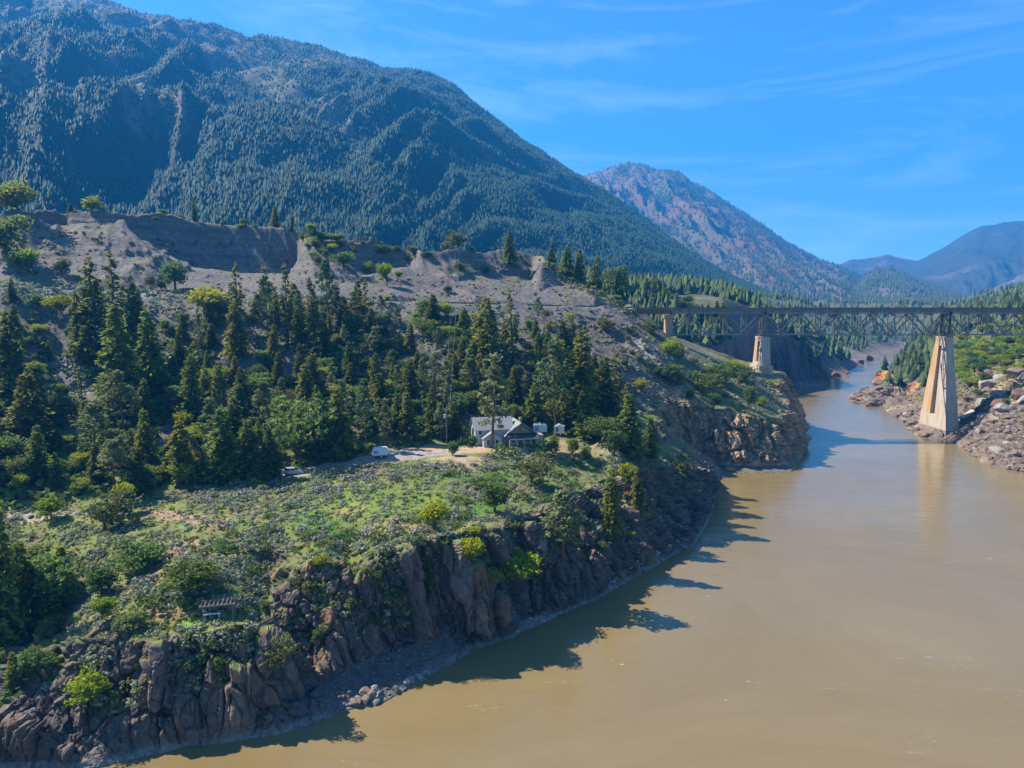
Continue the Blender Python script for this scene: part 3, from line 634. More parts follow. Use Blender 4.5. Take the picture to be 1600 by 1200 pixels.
FT_V, FT_F, FT_C = [], [], []
rng = np.random.RandomState(3)
def far_trees(x, y, z, dens, nrow, n, hmin, hmax, c0, c1, target, sides=5, wr=0.2, one=True):
    """adds conical trees, two ragged tiers each, to the arrays of one wood"""
    nc = x.shape[0]
    i = rng.uniform(0, nc-1.01, n*4); j = rng.uniform(0, nrow-1.01, n*4)
    i0 = i.astype(int); j0 = j.astype(int); fi = i-i0; fj = j-j0
    def bl(a): return (a[i0, j0]*(1-fi)+a[i0+1, j0]*fi)*(1-fj)+(a[i0, j0+1]*(1-fi)+a[i0+1, j0+1]*fi)*fj
    k = rng.uniform(0, 1, n*4) < bl(dens); px, py, pz = bl(x)[k][:n], bl(y)[k][:n], bl(z)[k][:n]
    add_cones(px, py, pz, hmin, hmax, c0, c1, target, sides, wr, one)
def add_cones(px, py, pz, hmin, hmax, c0, c1, target, sides=5, wr=0.2, one=False):
    m = len(px)
    if m == 0: return
    h = rng.uniform(hmin, hmax, m)*rng.uniform(0.75, 1.15, m); w_ = h*wr*rng.uniform(0.75, 1.3, m); ph = rng.uniform(0, 6.28, m)
    tiers = [(0.05, 1.0, 1.0)] if one else [(0.02, 0.55, 1.0), (0.36, 1.0, 0.66)]
    V = []; Fc = []; base = 0
    for (zb, zt, wf) in tiers:
        for s_ in range(sides):
            t = ph+s_*2*math.pi/sides+zb*3; rr_ = w_*wf*rng.uniform(0.7, 1.3, m)*(1.0 if s_ % 2 == 0 or sides < 5 else 0.55)
            V.append(np.stack([px+np.cos(t)*rr_, py+np.sin(t)*rr_, pz+h*zb+h*0.05*rng.uniform(-1, 1, m)], -1))
        V.append(np.stack([px, py, pz+h*zt], -1))
        for s_ in range(sides): Fc.append((base+s_, base+(s_+1) % sides, base+sides))
        base += sides+1
    V = np.stack(V, 1)                      # m x base x 3
    Ff = (np.arange(m)[:, None, None]*base+np.array(Fc)[None])
    t = rng.uniform(0, 1, m)[:, None]; c = np.asarray(c0)*(1-t)+np.asarray(c1)*t
    cc = np.repeat(c[:, None, :], base, 1)
    target.append((V.reshape(-1, 3), Ff.reshape(-1, 3), cc.reshape(-1, 3)))
def flush(target, name, mat, **kw):
    off = 0; V = []; Fc = []; Cc = []
    for v, f, c in target: V.append(v); Fc.append(f+off); Cc.append(c); off += len(v)
    o = link(name, np_mesh(name, np.concatenate(V), np.concatenate(Fc), [mat], False, col=np.concatenate(Cc))); tag(o, **kw); return o

def pal_big(x, y, z, T, g1, g2, nz_, sc, hrel):
    # bare, dry openings run down to the right between dark timber
    s = (sc+900*T); d1 = fbm(s/420+2, T*2.0+1, o=4); d2 = fbm(s/90, T*7, o=4)
    bare = 0.8*sstep(-0.04, 0.22, d1+0.45*d2+0.08*np.sin(T*9)-0.10*(T < 0.25))
    bare = bare*sstep(0.05, 0.2, T)
    c = C(0.016, 0.034, 0.018)*(1+0.3*d2[..., None])+0*x[..., None]
    b_ = C(0.12, 0.115, 0.065)*(1+0.3*d2[..., None]); gr = sstep(-0.2, 0.3, fbm(s/200+7, T*4, o=3))[..., None]
    b_ = b_*(1-0.55*gr)+C(0.10, 0.12, 0.05)*0.55*gr
    st = (1-sstep(0.62, 0.74, nz_))[..., None]; b_ = b_*(1-st)+C(0.16, 0.125, 0.11)*st
    c = c*(1-bare[..., None])+b_*bare[..., None]
    return c, np.clip(bare, 0, 1)
def pal_red(x, y, z, T, g1, g2, nz_, sc, hrel):
    s = sc-700*T; d1 = fbm(s/230+4, T*2.2+5, o=4); d2 = fbm(s/60, T*9, o=4)
    bare = sstep(-0.15, 0.06, d1+0.3*d2+0.45*(g1-0.2))
    red = sstep(-0.1, 0.3, fbm(s/300+1, T*3+2, o=3))[..., None]
    b_ = C(0.095, 0.085, 0.052)*(1-red)+C(0.145, 0.085, 0.055)*red; b_ = b_*(1+0.35*d2[..., None])
    slide = sstep(0.33, 0.45, d1+0.3*d2)[..., None]; b_ = b_*(1-slide)+C(0.19, 0.14, 0.10)*slide
    c = C(0.06, 0.08, 0.045)*(1-bare[..., None])+b_*bare[..., None]
    return c, bare
def pal_scrub(x, y, z, T, g1, g2, nz_, sc, hrel):
    d1 = fbm(sc/260+8, T*3+3, o=4); d2 = fbm(sc/60, T*9, o=3); bare = sstep(-0.3, 0.12, d1+0.4*d2)
    b_ = C(0.125, 0.105, 0.085)*(1+0.3*d2[..., None]); c = C(0.045, 0.058, 0.032)*(1-bare[..., None])+b_*bare[..., None]
    return c, bare
def pal_dark(x, y, z, T, g1, g2, nz_, sc, hrel):
    d1 = fbm(sc/500+1, T*4+3, o=5); bare = sstep(0.1, 0.4, d1)
    return C(0.045, 0.055, 0.04)*(1-bare[..., None])+C(0.10, 0.09, 0.075)*bare[..., None]+0*x[..., None], bare
def pal_snow(x, y, z, T, g1, g2, nz_, sc, hrel):
    d1 = fbm(sc/500+1, T*4+3, o=5); bare = sstep(-0.3, 0.2, d1)
    c = C(0.05, 0.055, 0.05)*(1-bare[..., None])+C(0.12, 0.09, 0.085)*bare[..., None]
    sn = (sstep(0.96, 1.0, T+0.10*d1)*sstep(0.95, 1.0, hrel))[..., None]*0.5; return c*(1-sn)+C(0.5, 0.5, 0.52)*sn, bare

WOOD = []
big = mountain('mountain_slope', [(-560, -40, 2250), (-300, -60, 2250), (-100, -40, 2230), (60, -12, 2200), (200, 18, 2150), (320, 44, 2100), (440, 66, 2050), (500, 78, 2030), (560, 94, 2000), (600, 101, 1980), (640, 106, 1960), (680, 119, 1930), (720, 148, 1900),
     (760, 180, 1870), (800, 212, 1840), (850, 245, 1800), (900, 277, 1760), (960, 312, 1720), (1000, 338, 1690), (1050, 373, 1660), (1100, 408, 1630), (1140, 432, 1600), (1200, 458, 1560), (1260, 484, 1520)],
     55, [(-1.0, 560), (-0.2, 620), (0.1, 760), (0.25, 960), (0.4, 1330), (0.5, 1400)], 520, 165, pal_big, gul=0.135, gscale=320, skew=-0.9, power=1.05)
far_trees(big[0], big[1], big[2], np.clip(0.97-0.88*big[3], 0.05, 1), big[4], 110000, 3.8, 8.5, (0.007, 0.030, 0.018), (0.022, 0.056, 0.024), WOOD, sides=5, wr=0.30)
red = mountain('red_mountain', [(820, 330, 3900), (880, 300, 3850), (915, 277, 3800), (945, 268, 3750), (990, 262, 3700), (1015, 270, 3650), (1042, 269, 3600), (1060, 275, 3580), (1085, 291, 3550), (1120, 312, 3520), (1160, 335, 3480), (1200, 361, 3440), (1240, 388, 3400),
     (1280, 408, 3380), (1320, 421, 3350), (1350, 437, 3300), (1400, 462, 3250), (1450, 483, 3200)], 40, [(0.0, 1900), (0.2, 2000), (0.35, 1750), (0.6, 1600)], 340, 150, pal_red, gul=0.20, gscale=300, skew=0.8, noise_id=3, power=1.0)
far_trees(red[0], red[1], red[2], np.clip(0.95-0.80*red[3], 0.06, 1), red[4], 15000, 10, 17, (0.02, 0.036, 0.02), (0.05, 0.07, 0.035), WOOD, sides=4)
scr = mountain('scrub_hill', [(1260, 492, 2500), (1310, 462, 2550), (1345, 436, 2600), (1365, 423, 2620), (1388, 419, 2640), (1410, 426, 2640), (1440, 440, 2600), (1475, 452, 2560), (1515, 471, 2500), (1560, 492, 2450)], 30, [(0.3, 1500), (0.7, 1500)], 200, 90, pal_scrub, gul=0.13, gscale=170, noise_id=5)
far_trees(scr[0], scr[1], scr[2], np.clip(0.8-0.65*scr[3], 0.08, 1), scr[4], 5000, 11, 17, (0.04, 0.06, 0.03), (0.07, 0.09, 0.045), WOOD, sides=4)
mountain('distant_peak', [(1200, 440, 4700), (1260, 428, 4700), (1310, 413, 4700), (1330, 405, 4700), (1355, 403, 4700), (1372, 400, 4700), (1385, 396, 4700), (1400, 401, 4700), (1425, 407, 4700), (1450, 413, 4700), (1520, 430, 4700)], 30, [(0.2, 3900), (0.8, 3900)], 160, 60, pal_snow, gul=0.15, gscale=500, noise_id=6)
mountain('blue_mountain', [(1380, 440, 4300), (1420, 416, 4300), (1445, 404, 4300), (1475, 388, 4300), (1500, 373, 4300), (1515, 364, 4300), (1530, 357, 4300), (1560, 352, 4300), (1600, 348, 4300), (1660, 330, 4300), (1760, 310, 4300), (1840, 320, 4300)], 40, [(0.4, 3000), (0.9, 3000)], 240, 100, pal_dark, gul=0.16, gscale=420, noise_id=7)
mountain('purple_spur', [(1440, 490, 3600), (1480, 475, 3650), (1510, 460, 3700), (1540, 443, 3750), (1570, 427, 3800), (1600, 412, 3850), (1680, 385, 3900), (1800, 350, 3950)], 40, [(0.4, 2300), (0.9, 2300)], 180, 80, pal_scrub, gul=0.15, gscale=260, noise_id=8)
flush(WOOD, 'mountain_forest', M['far_forest'], kind='stuff')

if HAZE:
    hm = bpy.data.materials.new('haze'); hm.use_nodes = True; hn_ = hm.node_tree; hn_.nodes.clear()
    ho = hn_.nodes.new('ShaderNodeOutputMaterial'); hv = hn_.nodes.new('ShaderNodeVolumePrincipled')
    hv.inputs['Color'].default_value = (0.03, 0.35, 1.0, 1); hv.inputs['Density'].default_value = 0.00020; hv.inputs['Anisotropy'].default_value = 0.1
    hn_.links.new(hv.outputs[0], ho.inputs['Volume'])
    b = MB().box(-2600, -700, -12, 4700, 5100, 1280); tag(b.build('haze', hm), kind='stuff')

# ------------------------------------------------------------------ plants: one mesh per kind and variant, shared by its copies
M['bark'] = simple_mat('bark', (0.11, 0.075, 0.05), 0.4, 3, 0.95, bump=0.03, streak=True)
M['bark_pine'] = simple_mat('bark_pine', (0.20, 0.115, 0.065), 0.45, 3, 0.95, bump=0.03, streak=True)
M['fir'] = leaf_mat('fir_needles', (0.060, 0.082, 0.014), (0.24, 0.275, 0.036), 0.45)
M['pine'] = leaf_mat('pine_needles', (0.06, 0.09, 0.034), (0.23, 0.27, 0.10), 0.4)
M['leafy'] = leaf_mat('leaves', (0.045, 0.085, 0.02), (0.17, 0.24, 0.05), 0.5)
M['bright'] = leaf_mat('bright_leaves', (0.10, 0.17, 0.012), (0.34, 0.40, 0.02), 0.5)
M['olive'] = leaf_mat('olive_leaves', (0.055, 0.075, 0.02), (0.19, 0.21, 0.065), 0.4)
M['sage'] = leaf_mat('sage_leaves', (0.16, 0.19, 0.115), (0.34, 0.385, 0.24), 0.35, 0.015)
M['greybush'] = leaf_mat('grey_twigs', (0.12, 0.115, 0.105), (0.25, 0.24, 0.22), 0.1, 0.01)
M['tuft'] = leaf_mat('grass_blades', (0.10, 0.13, 0.03), (0.27, 0.26, 0.08), 0.3)

class Cards:
    def __init__(s, seed): s.r = np.random.RandomState(seed); s.V = []; s.T = []
    def card(s, c, size, n=None, tint=0.5, aspect=0.6):
        r = s.r; c = np.asarray(c, float)
        if n is None: n = r.normal(size=3)
        n = np.asarray(n, float); n = n/(np.linalg.norm(n)+1e-9); a = np.cross(n, r.normal(size=3)); a /= np.linalg.norm(a)+1e-9; b = np.cross(n, a)
        h = size*0.5; a = a*h; b = b*h*aspect
        s.V.append([c-a, c+b*r.uniform(.7, 1.2), c+a*r.uniform(.8, 1.2), c-b*r.uniform(.7, 1.2)]); s.T.append(tint)
    def spray(s, p, d, ln, wd, tint):
        r = s.r; p = np.asarray(p, float); d = np.asarray(d, float); d = d/(np.linalg.norm(d)+1e-9)
        side = np.cross(d, [0, 0, 1]); side /= np.linalg.norm(side)+1e-9; side = side*wd/2+np.array([0, 0, r.normal()*wd*0.25])
        s.V.append([p, p+d*ln*0.45+side, p+d*ln, p+d*ln*0.45-side+np.array([0, 0, -wd*0.1])]); s.T.append(tint)
    def mesh(s, name, mat):
        V = np.array(s.V).reshape(-1, 3); n = len(s.V)
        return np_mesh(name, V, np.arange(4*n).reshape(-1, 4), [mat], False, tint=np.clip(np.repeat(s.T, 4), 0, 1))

def fir_mesh(seed, h, r, gap=0.0, dens=1.0, droop=0.35, ragged=0.35, mat='fir', bark='bark'):
    c = Cards(seed); R_ = c.r
    nw = int(h*2.8*dens)
    for k in range(nw):
        t = (k+R_.uniform(0, .8))/nw; z = h*(gap+(1-gap)*t*0.97)
        L0 = r*((1-t)**0.78*0.95+0.05)*R_.uniform(1-ragged, 1.08)
        if t < 0.12: L0 *= 0.7
        nb = max(4, int(9*dens*(1-0.35*t)))
        for b in range(nb):
            ph = R_.uniform(0, 6.283); L1 = L0*R_.uniform(0.6, 1.15); d = np.array([math.cos(ph), math.sin(ph), 0.25*(t-0.3)])
            n = max(2, int(L1/0.42))
            for q in range(n):
                u = (q+0.6)/n; p = np.array([0, 0, z])+d*L1*u+np.array([0, 0, -droop*L1*u*u])
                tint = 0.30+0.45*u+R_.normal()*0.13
                sz = 0.42+0.30*(1-u)*min(1, L1/2)
                c.spray(p, d+R_.normal(size=3)*0.45, sz*1.9, sz*1.35, tint)
                if u > 0.4: c.spray(p, d+R_.normal(size=3)*0.7-np.array([0, 0, .3]), sz*1.5, sz*1.0, tint-0.12)
    for k in range(10): c.spray((0, 0, h*(0.96+0.004*k)), (R_.normal()*.4, R_.normal()*.4, 1), 0.5, 0.2, 0.6)
    tr = MB().tube([(0, 0, -1.0), (0.02*h*R_.normal()*.3, 0, h*0.4), (0, 0, h*0.98)], [0.018*h+0.06, 0.012*h+0.04, 0.015], 6)
    return tr.mesh('trunk', M[bark], True), c.mesh('crown', M[mat])
def puffs(c, centers, rad, n, size, tlo=0.25, thi=0.85, zc=0, zh=1):
    R_ = c.r
    for p in centers:
        rr = rad*R_.uniform(0.65, 1.25); tb = R_.normal()*0.10
        for k in range(n):
            d = R_.normal(size=3); d /= np.linalg.norm(d); q = np.array(p)+d*rr*R_.uniform(0.55, 1.0)*np.array([1, 1, 0.75])
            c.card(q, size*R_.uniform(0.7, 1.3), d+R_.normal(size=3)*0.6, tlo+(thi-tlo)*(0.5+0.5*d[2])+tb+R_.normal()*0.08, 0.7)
def pine_mesh(seed, h, r, gap=0.3, np_=70):
    c = Cards(seed); R_ = c.r; cen = []; tr = MB().tube([(0, 0, -1.0), (R_.normal()*.15, R_.normal()*.15, h*0.5), (0, 0, h*0.97)], [0.010*h+0.05, 0.007*h+0.04, 0.03], 7)
    for k in range(np_):
        t = R_.uniform(0, 1)**0.9; z = h*(gap+(0.98-gap)*t); ph = R_.uniform(0, 6.283)
        prof = (math.sin(min(1, (t+0.18)/1.0)*math.pi*0.95)**0.6)*(1-0.35*t)
        L1 = r*prof*R_.uniform(0.45, 1.1); p = (math.cos(ph)*L1, math.sin(ph)*L1, z+0.1*L1); cen.append(p)
        if k % 2 == 0: tr.tube([(0, 0, z-0.15*L1), (p[0]*.9, p[1]*.9, p[2])], [0.05, 0.015], 3)
    puffs(c, cen, 0.8*(h/18)**0.4, 18, 0.70)
    return tr.mesh('trunk', M['bark_pine'], True), c.mesh('crown', M['pine'])
def leafy_mesh(seed, h, r, mat='leafy', n=95, trunk=0.22, cards=15, size=0.55, flat=1.0):
    c = Cards(seed); R_ = c.r; cen = []
    tr = MB(); tr.tube([(0, 0, -0.8), (R_.normal()*.1, R_.normal()*.1, h*trunk), (R_.normal()*.2, R_.normal()*.2, h*0.62)], [0.03*h+0.03, 0.022*h+0.02, 0.02], 6)
    lob = [(R_.uniform(-.5, .5)*r, R_.uniform(-.5, .5)*r, h*R_.uniform(0.4, 0.78), R_.uniform(0.45, 0.75)) for _ in range(6)]
    for k in range(n):
        lx, ly, lz, lr_ = lob[R_.randint(6)]; d = R_.normal(size=3); d /= np.linalg.norm(d)
        p = np.array([lx, ly, lz])+d*np.array([r*lr_, r*lr_, h*0.36*lr_*flat])*R_.uniform(0.55, 1.0)
        p[2] = max(p[2], h*0.12); cen.append(tuple(p))
        if k % 5 == 0: tr.tube([(0, 0, h*R_.uniform(.2, .5)), tuple(p*np.array([.8, .8, .97]))], [0.012*h, 0.01], 3)
    puffs(c, cen, 0.16*h*0.55+0.25*r*0.35, cards, size)
    return tr.mesh('trunk', M['bark'], True), c.mesh('crown', M[mat])
def bush_mesh(seed, r, h, mat, n=26, cards=9, size=0.34, up=0.0):
    c = Cards(seed); R_ = c.r; cen = []
    for k in range(n):
        ph = R_.uniform(0, 6.283); t = math.sqrt(R_.uniform(0, 1)); z = h*(0.15+0.75*math.sqrt(max(0, 1-t*t))*R_.uniform(0.5, 1.05))
        cen.append((math.cos(ph)*r*t*R_.uniform(.8, 1.1), math.sin(ph)*r*t*R_.uniform(.8, 1.1), z))
    puffs(c, cen, 0.30*r, cards, size)
    return c.mesh('bush', M[mat])

T_FIR = [fir_mesh(11, 17, 4.2), fir_mesh(12, 17, 4.8, 0.04, 0.95, 0.45, 0.45), fir_mesh(13, 17, 3.4, 0.02, 0.9, 0.3, 0.3), fir_mesh(14, 17, 4.2, 0.10, 0.8, 0.5, 0.55), fir_mesh(15, 17, 4.3, 0.0, 1.0, 0.3, 0.3)]
T_SPAR = [fir_mesh(21, 17, 2.1, 0.12, 0.55, 0.4, 0.6), fir_mesh(22, 17, 2.6, 0.2, 0.5, 0.5, 0.6)]
T_PINE = [pine_mesh(31, 18, 3.2), pine_mesh(32, 18, 2.7, 0.22, 60), pine_mesh(33, 18, 3.6, 0.35, 80)]
T_LEAF = [leafy_mesh(41, 8, 3.4, n=140), leafy_mesh(42, 8, 2.7, n=120), leafy_mesh(43, 8, 4.0, n=170)]
T_BRIGHT = [leafy_mesh(51, 8, 3.6, 'bright', n=150, trunk=0.14), leafy_mesh(52, 8, 3.0, 'bright', n=130, trunk=0.12), leafy_mesh(53, 8, 4.4, 'bright', n=190, trunk=0.14)]
T_OLIVE = [leafy_mesh(61, 8, 3.6, 'olive', trunk=0.12), leafy_mesh(62, 8, 3.0, 'olive', trunk=0.1)]
BASEH = {'fir': 17, 'spar': 17, 'pine': 18, 'leaf': 8, 'bright': 8, 'olive': 8}
TM = {'fir': T_FIR, 'spar': T_SPAR, 'pine': T_PINE, 'leaf': T_LEAF, 'bright': T_BRIGHT, 'olive': T_OLIVE}
B_GREEN = [bush_mesh(71, 1.3, 1.5, 'leafy'), bush_mesh(72, 1.5, 1.3, 'leafy')]
B_BRIGHT = [bush_mesh(73, 1.3, 1.6, 'bright'), bush_mesh(74, 1.5, 1.3, 'bright')]
B_OLIVE = [bush_mesh(75, 1.4, 1.5, 'olive'), bush_mesh(76, 1.2, 1.2, 'olive')]
B_SAGE = [bush_mesh(81, 0.8, 0.95, 'sage', 16, 8, 0.26), bush_mesh(82, 0.95, 0.85, 'sage', 16, 8, 0.26), bush_mesh(83, 0.7, 1.1, 'sage', 14, 8, 0.26)]
B_GREY = [bush_mesh(84, 0.9, 0.95, 'greybush', 16, 8, 0.24), bush_mesh(85, 1.0, 0.8, 'greybush', 16, 8, 0.24)]
BM_ = {'green': B_GREEN, 'brightb': B_BRIGHT, 'oliveb': B_OLIVE, 'sage': B_SAGE, 'grey': B_GREY}
NAMES = {'fir': ('fir_tree', 'tree'), 'spar': ('spruce_tree', 'tree'), 'pine': ('pine_tree', 'tree'), 'leaf': ('broadleaf_tree', 'tree'), 'bright': ('young_leafy_tree', 'tree'), 'olive': ('scrub_tree', 'shrub'),
         'green': ('shrub', 'shrub'), 'brightb': ('shrub', 'shrub'), 'oliveb': ('shrub', 'shrub'), 'sage': ('sagebrush', 'shrub'), 'grey': ('dry_shrub', 'shrub')}
rnd = random.Random(5)
PLACED = []
def put(kind, p, h, label, group=None, wid=1.0, var=None):
    """p = foot of the plant, h = its height in metres"""
    nm, cat = NAMES[kind]; PLACED.append((p[0], p[1], h))
    if kind in TM:
        k = rnd.randrange(len(TM[kind])) if var is None else var % len(TM[kind])
        s = h/BASEH[kind]; sxy = s*wid
        t = thing(nm, label, cat, p, rnd.uniform(0, 6.28), group, (sxy, sxy, s)); t.rotation_euler.x = rnd.gauss(0, 0.03); t.rotation_euler.y = rnd.gauss(0, 0.03)
        a, b = TM[kind][k]; link('trunk', a, t); link('crown', b, t); return t
    me = BM_[kind][rnd.randrange(len(BM_[kind]))]
    o = link(nm, me, None, p); hh = {'sage': 1.0, 'grey': .95}.get(kind, 1.5); s = h/hh
    o.scale = (s*wid*rnd.uniform(.9, 1.15), s*wid*rnd.uniform(.9, 1.15), s); o.rotation_euler = (0, 0, rnd.uniform(0, 6.28)); tag(o, label, cat, group); return o
def tree(u, vb, vt, kind, label, wid=1.0, group=None, var=None, Yd=None):
    """a tree whose foot and top are seen at (u, vb) and (u, vt)"""
    if Yd is not None: x, y, _ = PYZ(u, Yd, 50); p = (x, y, float(ground_z(np.array(x), np.array(y))))
    else: p = hit(u, vb)
    if p is None: print('no foot for', label); return None
    h = PY(u, vt, p[1])[2]-p[2]
    if h < 0.5: print('low', label, h); return None
    return put(kind, (p[0], p[1], p[2]-0.15), h, label, group, wid, var)

# --- named trees -----------------------------------------------------------------
tree(768, 700, 552, 'pine', 'tall open pine standing right in front of the white house, its trunk across the roof', 1.25, var=1)
tree(40, 339, 279, 'bright', 'largest bright green leafy tree, on the plateau rim at the far left', 1.25, Yd=276, var=2)
tree(154, 334, 304, 'bright', 'round bright green tree alone on the plateau rim beside the scarp crest', 1.3, Yd=291, var=0)
tree(262, 343, 326, 'bright', 'small round lime tree on the plateau rim left of a dark conifer', 1.5, Yd=312, var=1)
tree(312, 346, 306, 'fir', 'lone dark conifer on the plateau rim above the shaded scarp', 0.9, Yd=318, var=2)
tree(122, 334, 316, 'fir', 'small dark conifer on the plateau rim left of the round bright tree', 1.5, Yd=291, var=1)
tree(386, 353, 336, 'leaf', 'small pale green tree on the plateau rim above the middle of the shaded scarp', 1.0, Yd=326)
tree(288, 345, 332, 'olive', 'tiny olive tree on the plateau rim between the lime tree and the conifer', 1.0, Yd=318)
tree(436, 364, 320, 'fir', 'taller left one of the dark conifer clump at the end of the shaded scarp rim', 1.1, Yd=332, var=0)
tree(460, 374, 332, 'fir', 'brownish right one of the conifer clump at the end of the shaded scarp rim', 0.9, Yd=332, var=3)
tree(448, 372, 352, 'bright', 'yellow-green shrub at the foot of the rim conifer clump', 1.2, Yd=330)
tree(490, 378, 348, 'bright', 'upright lime green tree on the rim just right of the conifer clump', 0.9, Yd=302, var=1)
tree(507, 380, 360, 'leaf', 'round green tree next to the upright lime tree on the rim', 1.1, Yd=303)
tree(531, 384, 358, 'leaf', 'round dark green tree on the rim left of the white roofed shed', 1.2, Yd=304)
tree(718, 392, 358, 'olive', 'broad dark round tree on the rim above the power line', 1.25, Yd=311)
tree(697, 392, 374, 'olive', 'small tan shrub left of the broad dark round rim tree', 1.0, Yd=311)
tree(797, 395, 359, 'fir', 'pointed conifer alone on the rim near the right end of the plateau', 1.2, Yd=312, var=1)
tree(860, 408, 380, 'fir', 'first conifer of the row where the plateau rim drops to the bridge', 1.3, Yd=316, var=4)
tree(903, 432, 388, 'fir', 'tallest dark conifer behind the grassy ridge above the bridge end', 1.2, Yd=325, var=0)
tree(932, 444, 398, 'fir', 'brown tinted conifer right of the tallest one behind the grassy ridge', 1.1, Yd=335, var=3)
tree(958, 452, 412, 'leaf', 'light green pointed leafy tree behind the grassy ridge', 0.9, Yd=345)
tree(276, 455, 392, 'leaf', 'big round pale green tree on the rail ledge under the shaded scarp', 1.05, Yd=247, var=1)
tree(255, 457, 432, 'leaf', 'smaller shrubby tree left of the big pale tree on the rail ledge', 1.0, Yd=245)
tree(238, 458, 428, 'olive', 'leafy shrub on the rail ledge beside the dark spruce tops', 1.0, Yd=244)
tree(95, 433, 402, 'olive', 'olive shrub on the lit gravel slope left of the dark spruces', 1.2)
tree(52, 430, 388, 'bright', 'yellow-green tree at the left edge of the gravel slope', 1.0, var=1)
tree(30, 428, 380, 'leaf', 'blue-green bushy tree beside the yellow-green one at far left', 1.1)
tree(8, 400, 330, 'leaf', 'dark green bushy tree cut by the photo edge below the plateau', 1.2)
tree(20, 470, 434, 'fir', 'small conifer on the rail ledge at far left', 1.3)
tree(95, 492, 455, 'bright', 'upper yellow shrub on the scree under the rail ledge', 1.1)
tree(60, 480, 452, 'leaf', 'green shrub above the scree chute at far left', 1.1)
tree(320, 494, 442, 'bright', 'widest brilliant yellow-green tree below the rail ledge', 1.25, var=2)
tree(346, 500, 462, 'bright', 'yellow-green shrub joined to the widest brilliant tree', 1.0)
tree(605, 448, 410, 'bright', 'bright upright tree halfway up the grey scarp', 0.8, var=1)
tree(576, 428, 406, 'bright', 'small pale tree left of the bright upright tree on the scarp', 0.8)
tree(592, 432, 405, 'leaf', 'thin green tree touching the bright upright tree on the scarp', 0.6)
tree(622, 438, 422, 'bright', 'low lime bush right of the bright upright tree on the scarp', 1.3)
tree(537, 418, 390, 'leaf', 'shrub in the gully between the two shaded scarps', 1.3)
tree(700, 458, 442, 'leaf', 'bright shrub on the scarp just above the rail ledge', 1.6)
tree(758, 430, 414, 'leaf', 'isolated round shrub high on the right scarp', 1.2)
tree(719, 424, 408, 'leaf', 'small green shrub high on the right scarp below the rim tree', 1.2)
tree(666, 500, 464, 'leaf', 'round light green tree at the rail ledge left of the power line', 1.4, var=0)
tree(697, 498, 468, 'bright', 'yellow round tree just left of the power line at the rail ledge', 1.3, var=0)
tree(697, 532, 508, 'bright', 'vivid yellow shrub on the slope beside the power line', 1.5)
tree(740, 505, 488, 'bright', 'small yellow shrub right of the power line', 1.2)
tree(890, 510, 488, 'bright', 'brilliant lime shrub on the gravel under the railway', 0.9)
tree(852, 500, 482, 'olive', 'dull shrub under the railway left of the lime shrub', 1.1)
tree(950, 522, 494, 'olive', 'dark rounded shrub on the slope left of the bridge abutment', 1.5)
tree(1020, 524, 500, 'olive', 'grey-green shrub thicket below the first bridge span', 1.7)
tree(1000, 612, 588, 'bright', 'round yellow-green tree alone above the brown cliff', 1.25, var=0)
tree(1048, 560, 525, 'bright', 'brightest round tree by the foot of the bridge tower', 1.15, var=0)
tree(1062, 562, 535, 'leaf', 'paler leafy tree joined to the brightest one by the tower', 1.1)
tree(1042, 604, 566, 'olive', 'dull olive tree on the terrace in front of the tower', 1.2)
tree(1060, 610, 578, 'olive', 'grey-green tree right of the olive one on the terrace', 1.2)
tree(1098, 615, 578, 'leaf', 'largest green tree of the clump left of the stone pier', 1.5, var=2)
tree(1125, 600, 562, 'leaf', 'tall green tree of the clump left of the stone pier', 1.3)
tree(1148, 588, 560, 'bright', 'light green tree closest to the pier foot on the left', 1.2)
tree(1165, 597, 570, 'leaf', 'low leafy tree at the stone pier foot', 1.2)
tree(1115, 640, 612, 'leaf', 'green tree above the rim of the brown cliff', 1.1)
tree(1170, 640, 600, 'leaf', 'slim green tree near the dark point of the headland', 0.7)
tree(1208, 600, 590, 'brightb', 'small lime shrub on the rock right of the stone pier', 1.3)
# dark spruces on the left slope
tree(178, 598, 392, 'spar', 'tallest dark spruce, with a bare pointed top, on the left slope', 1.35, var=0, Yd=196)
tree(148, 600, 402, 'fir', 'second tall dark spruce, left neighbour of the tallest one', 1.0, var=3, Yd=192)
tree(212, 600, 440, 'fir', 'dark conifer right of the tallest spruce', 0.95, var=1, Yd=194)
tree(190, 640, 470, 'fir', 'broad black-green fir at the heart of the dark clump on the left slope', 1.1, var=4)
tree(130, 560, 455, 'fir', 'olive tinted fir at the left flank of the dark clump', 1.0, var=1)
tree(240, 620, 480, 'fir', 'shaded fir at the right flank of the dark clump', 1.0, var=0)
tree(371, 525, 410, 'spar', 'dark spruce with a sharp top in front of the shaded scarp', 1.1, var=1)
tree(372, 560, 470, 'fir', 'yellowish green fir below the sharp topped spruce', 1.2, var=1)
tree(420, 530, 416, 'pine', 'grey-green pine in front of the end of the shaded scarp', 0.8, var=1)
tree(450, 545, 412, 'spar', 'dark spruce with spread branches right of the grey-green pine', 1.0, var=0)
tree(515, 520, 388, 'pine', 'tall pale pine in front of the gully between the scarps', 0.8, var=1)
tree(493, 540, 432, 'fir', 'slender fir left of the tall pale pine', 0.9, var=2)
tree(573, 520, 436, 'spar', 'reddish half bare spruce in front of the grey scarp', 1.1, var=1)
tree(310, 565, 480, 'pine', 'thin grey pine standing alone beside the scree', 0.6, var=1)
tree(28, 640, 484, 'fir', 'tall yellow-green tipped fir at far left beside the scree chute', 1.0, var=1)
tree(45, 705, 580, 'fir', 'massive dark fir at far left above the ravine', 1.5, var=4)
tree(195, 690, 578, 'pine', 'open grey-green pine with a bare trunk in the middle of the left slope', 1.35, var=2)
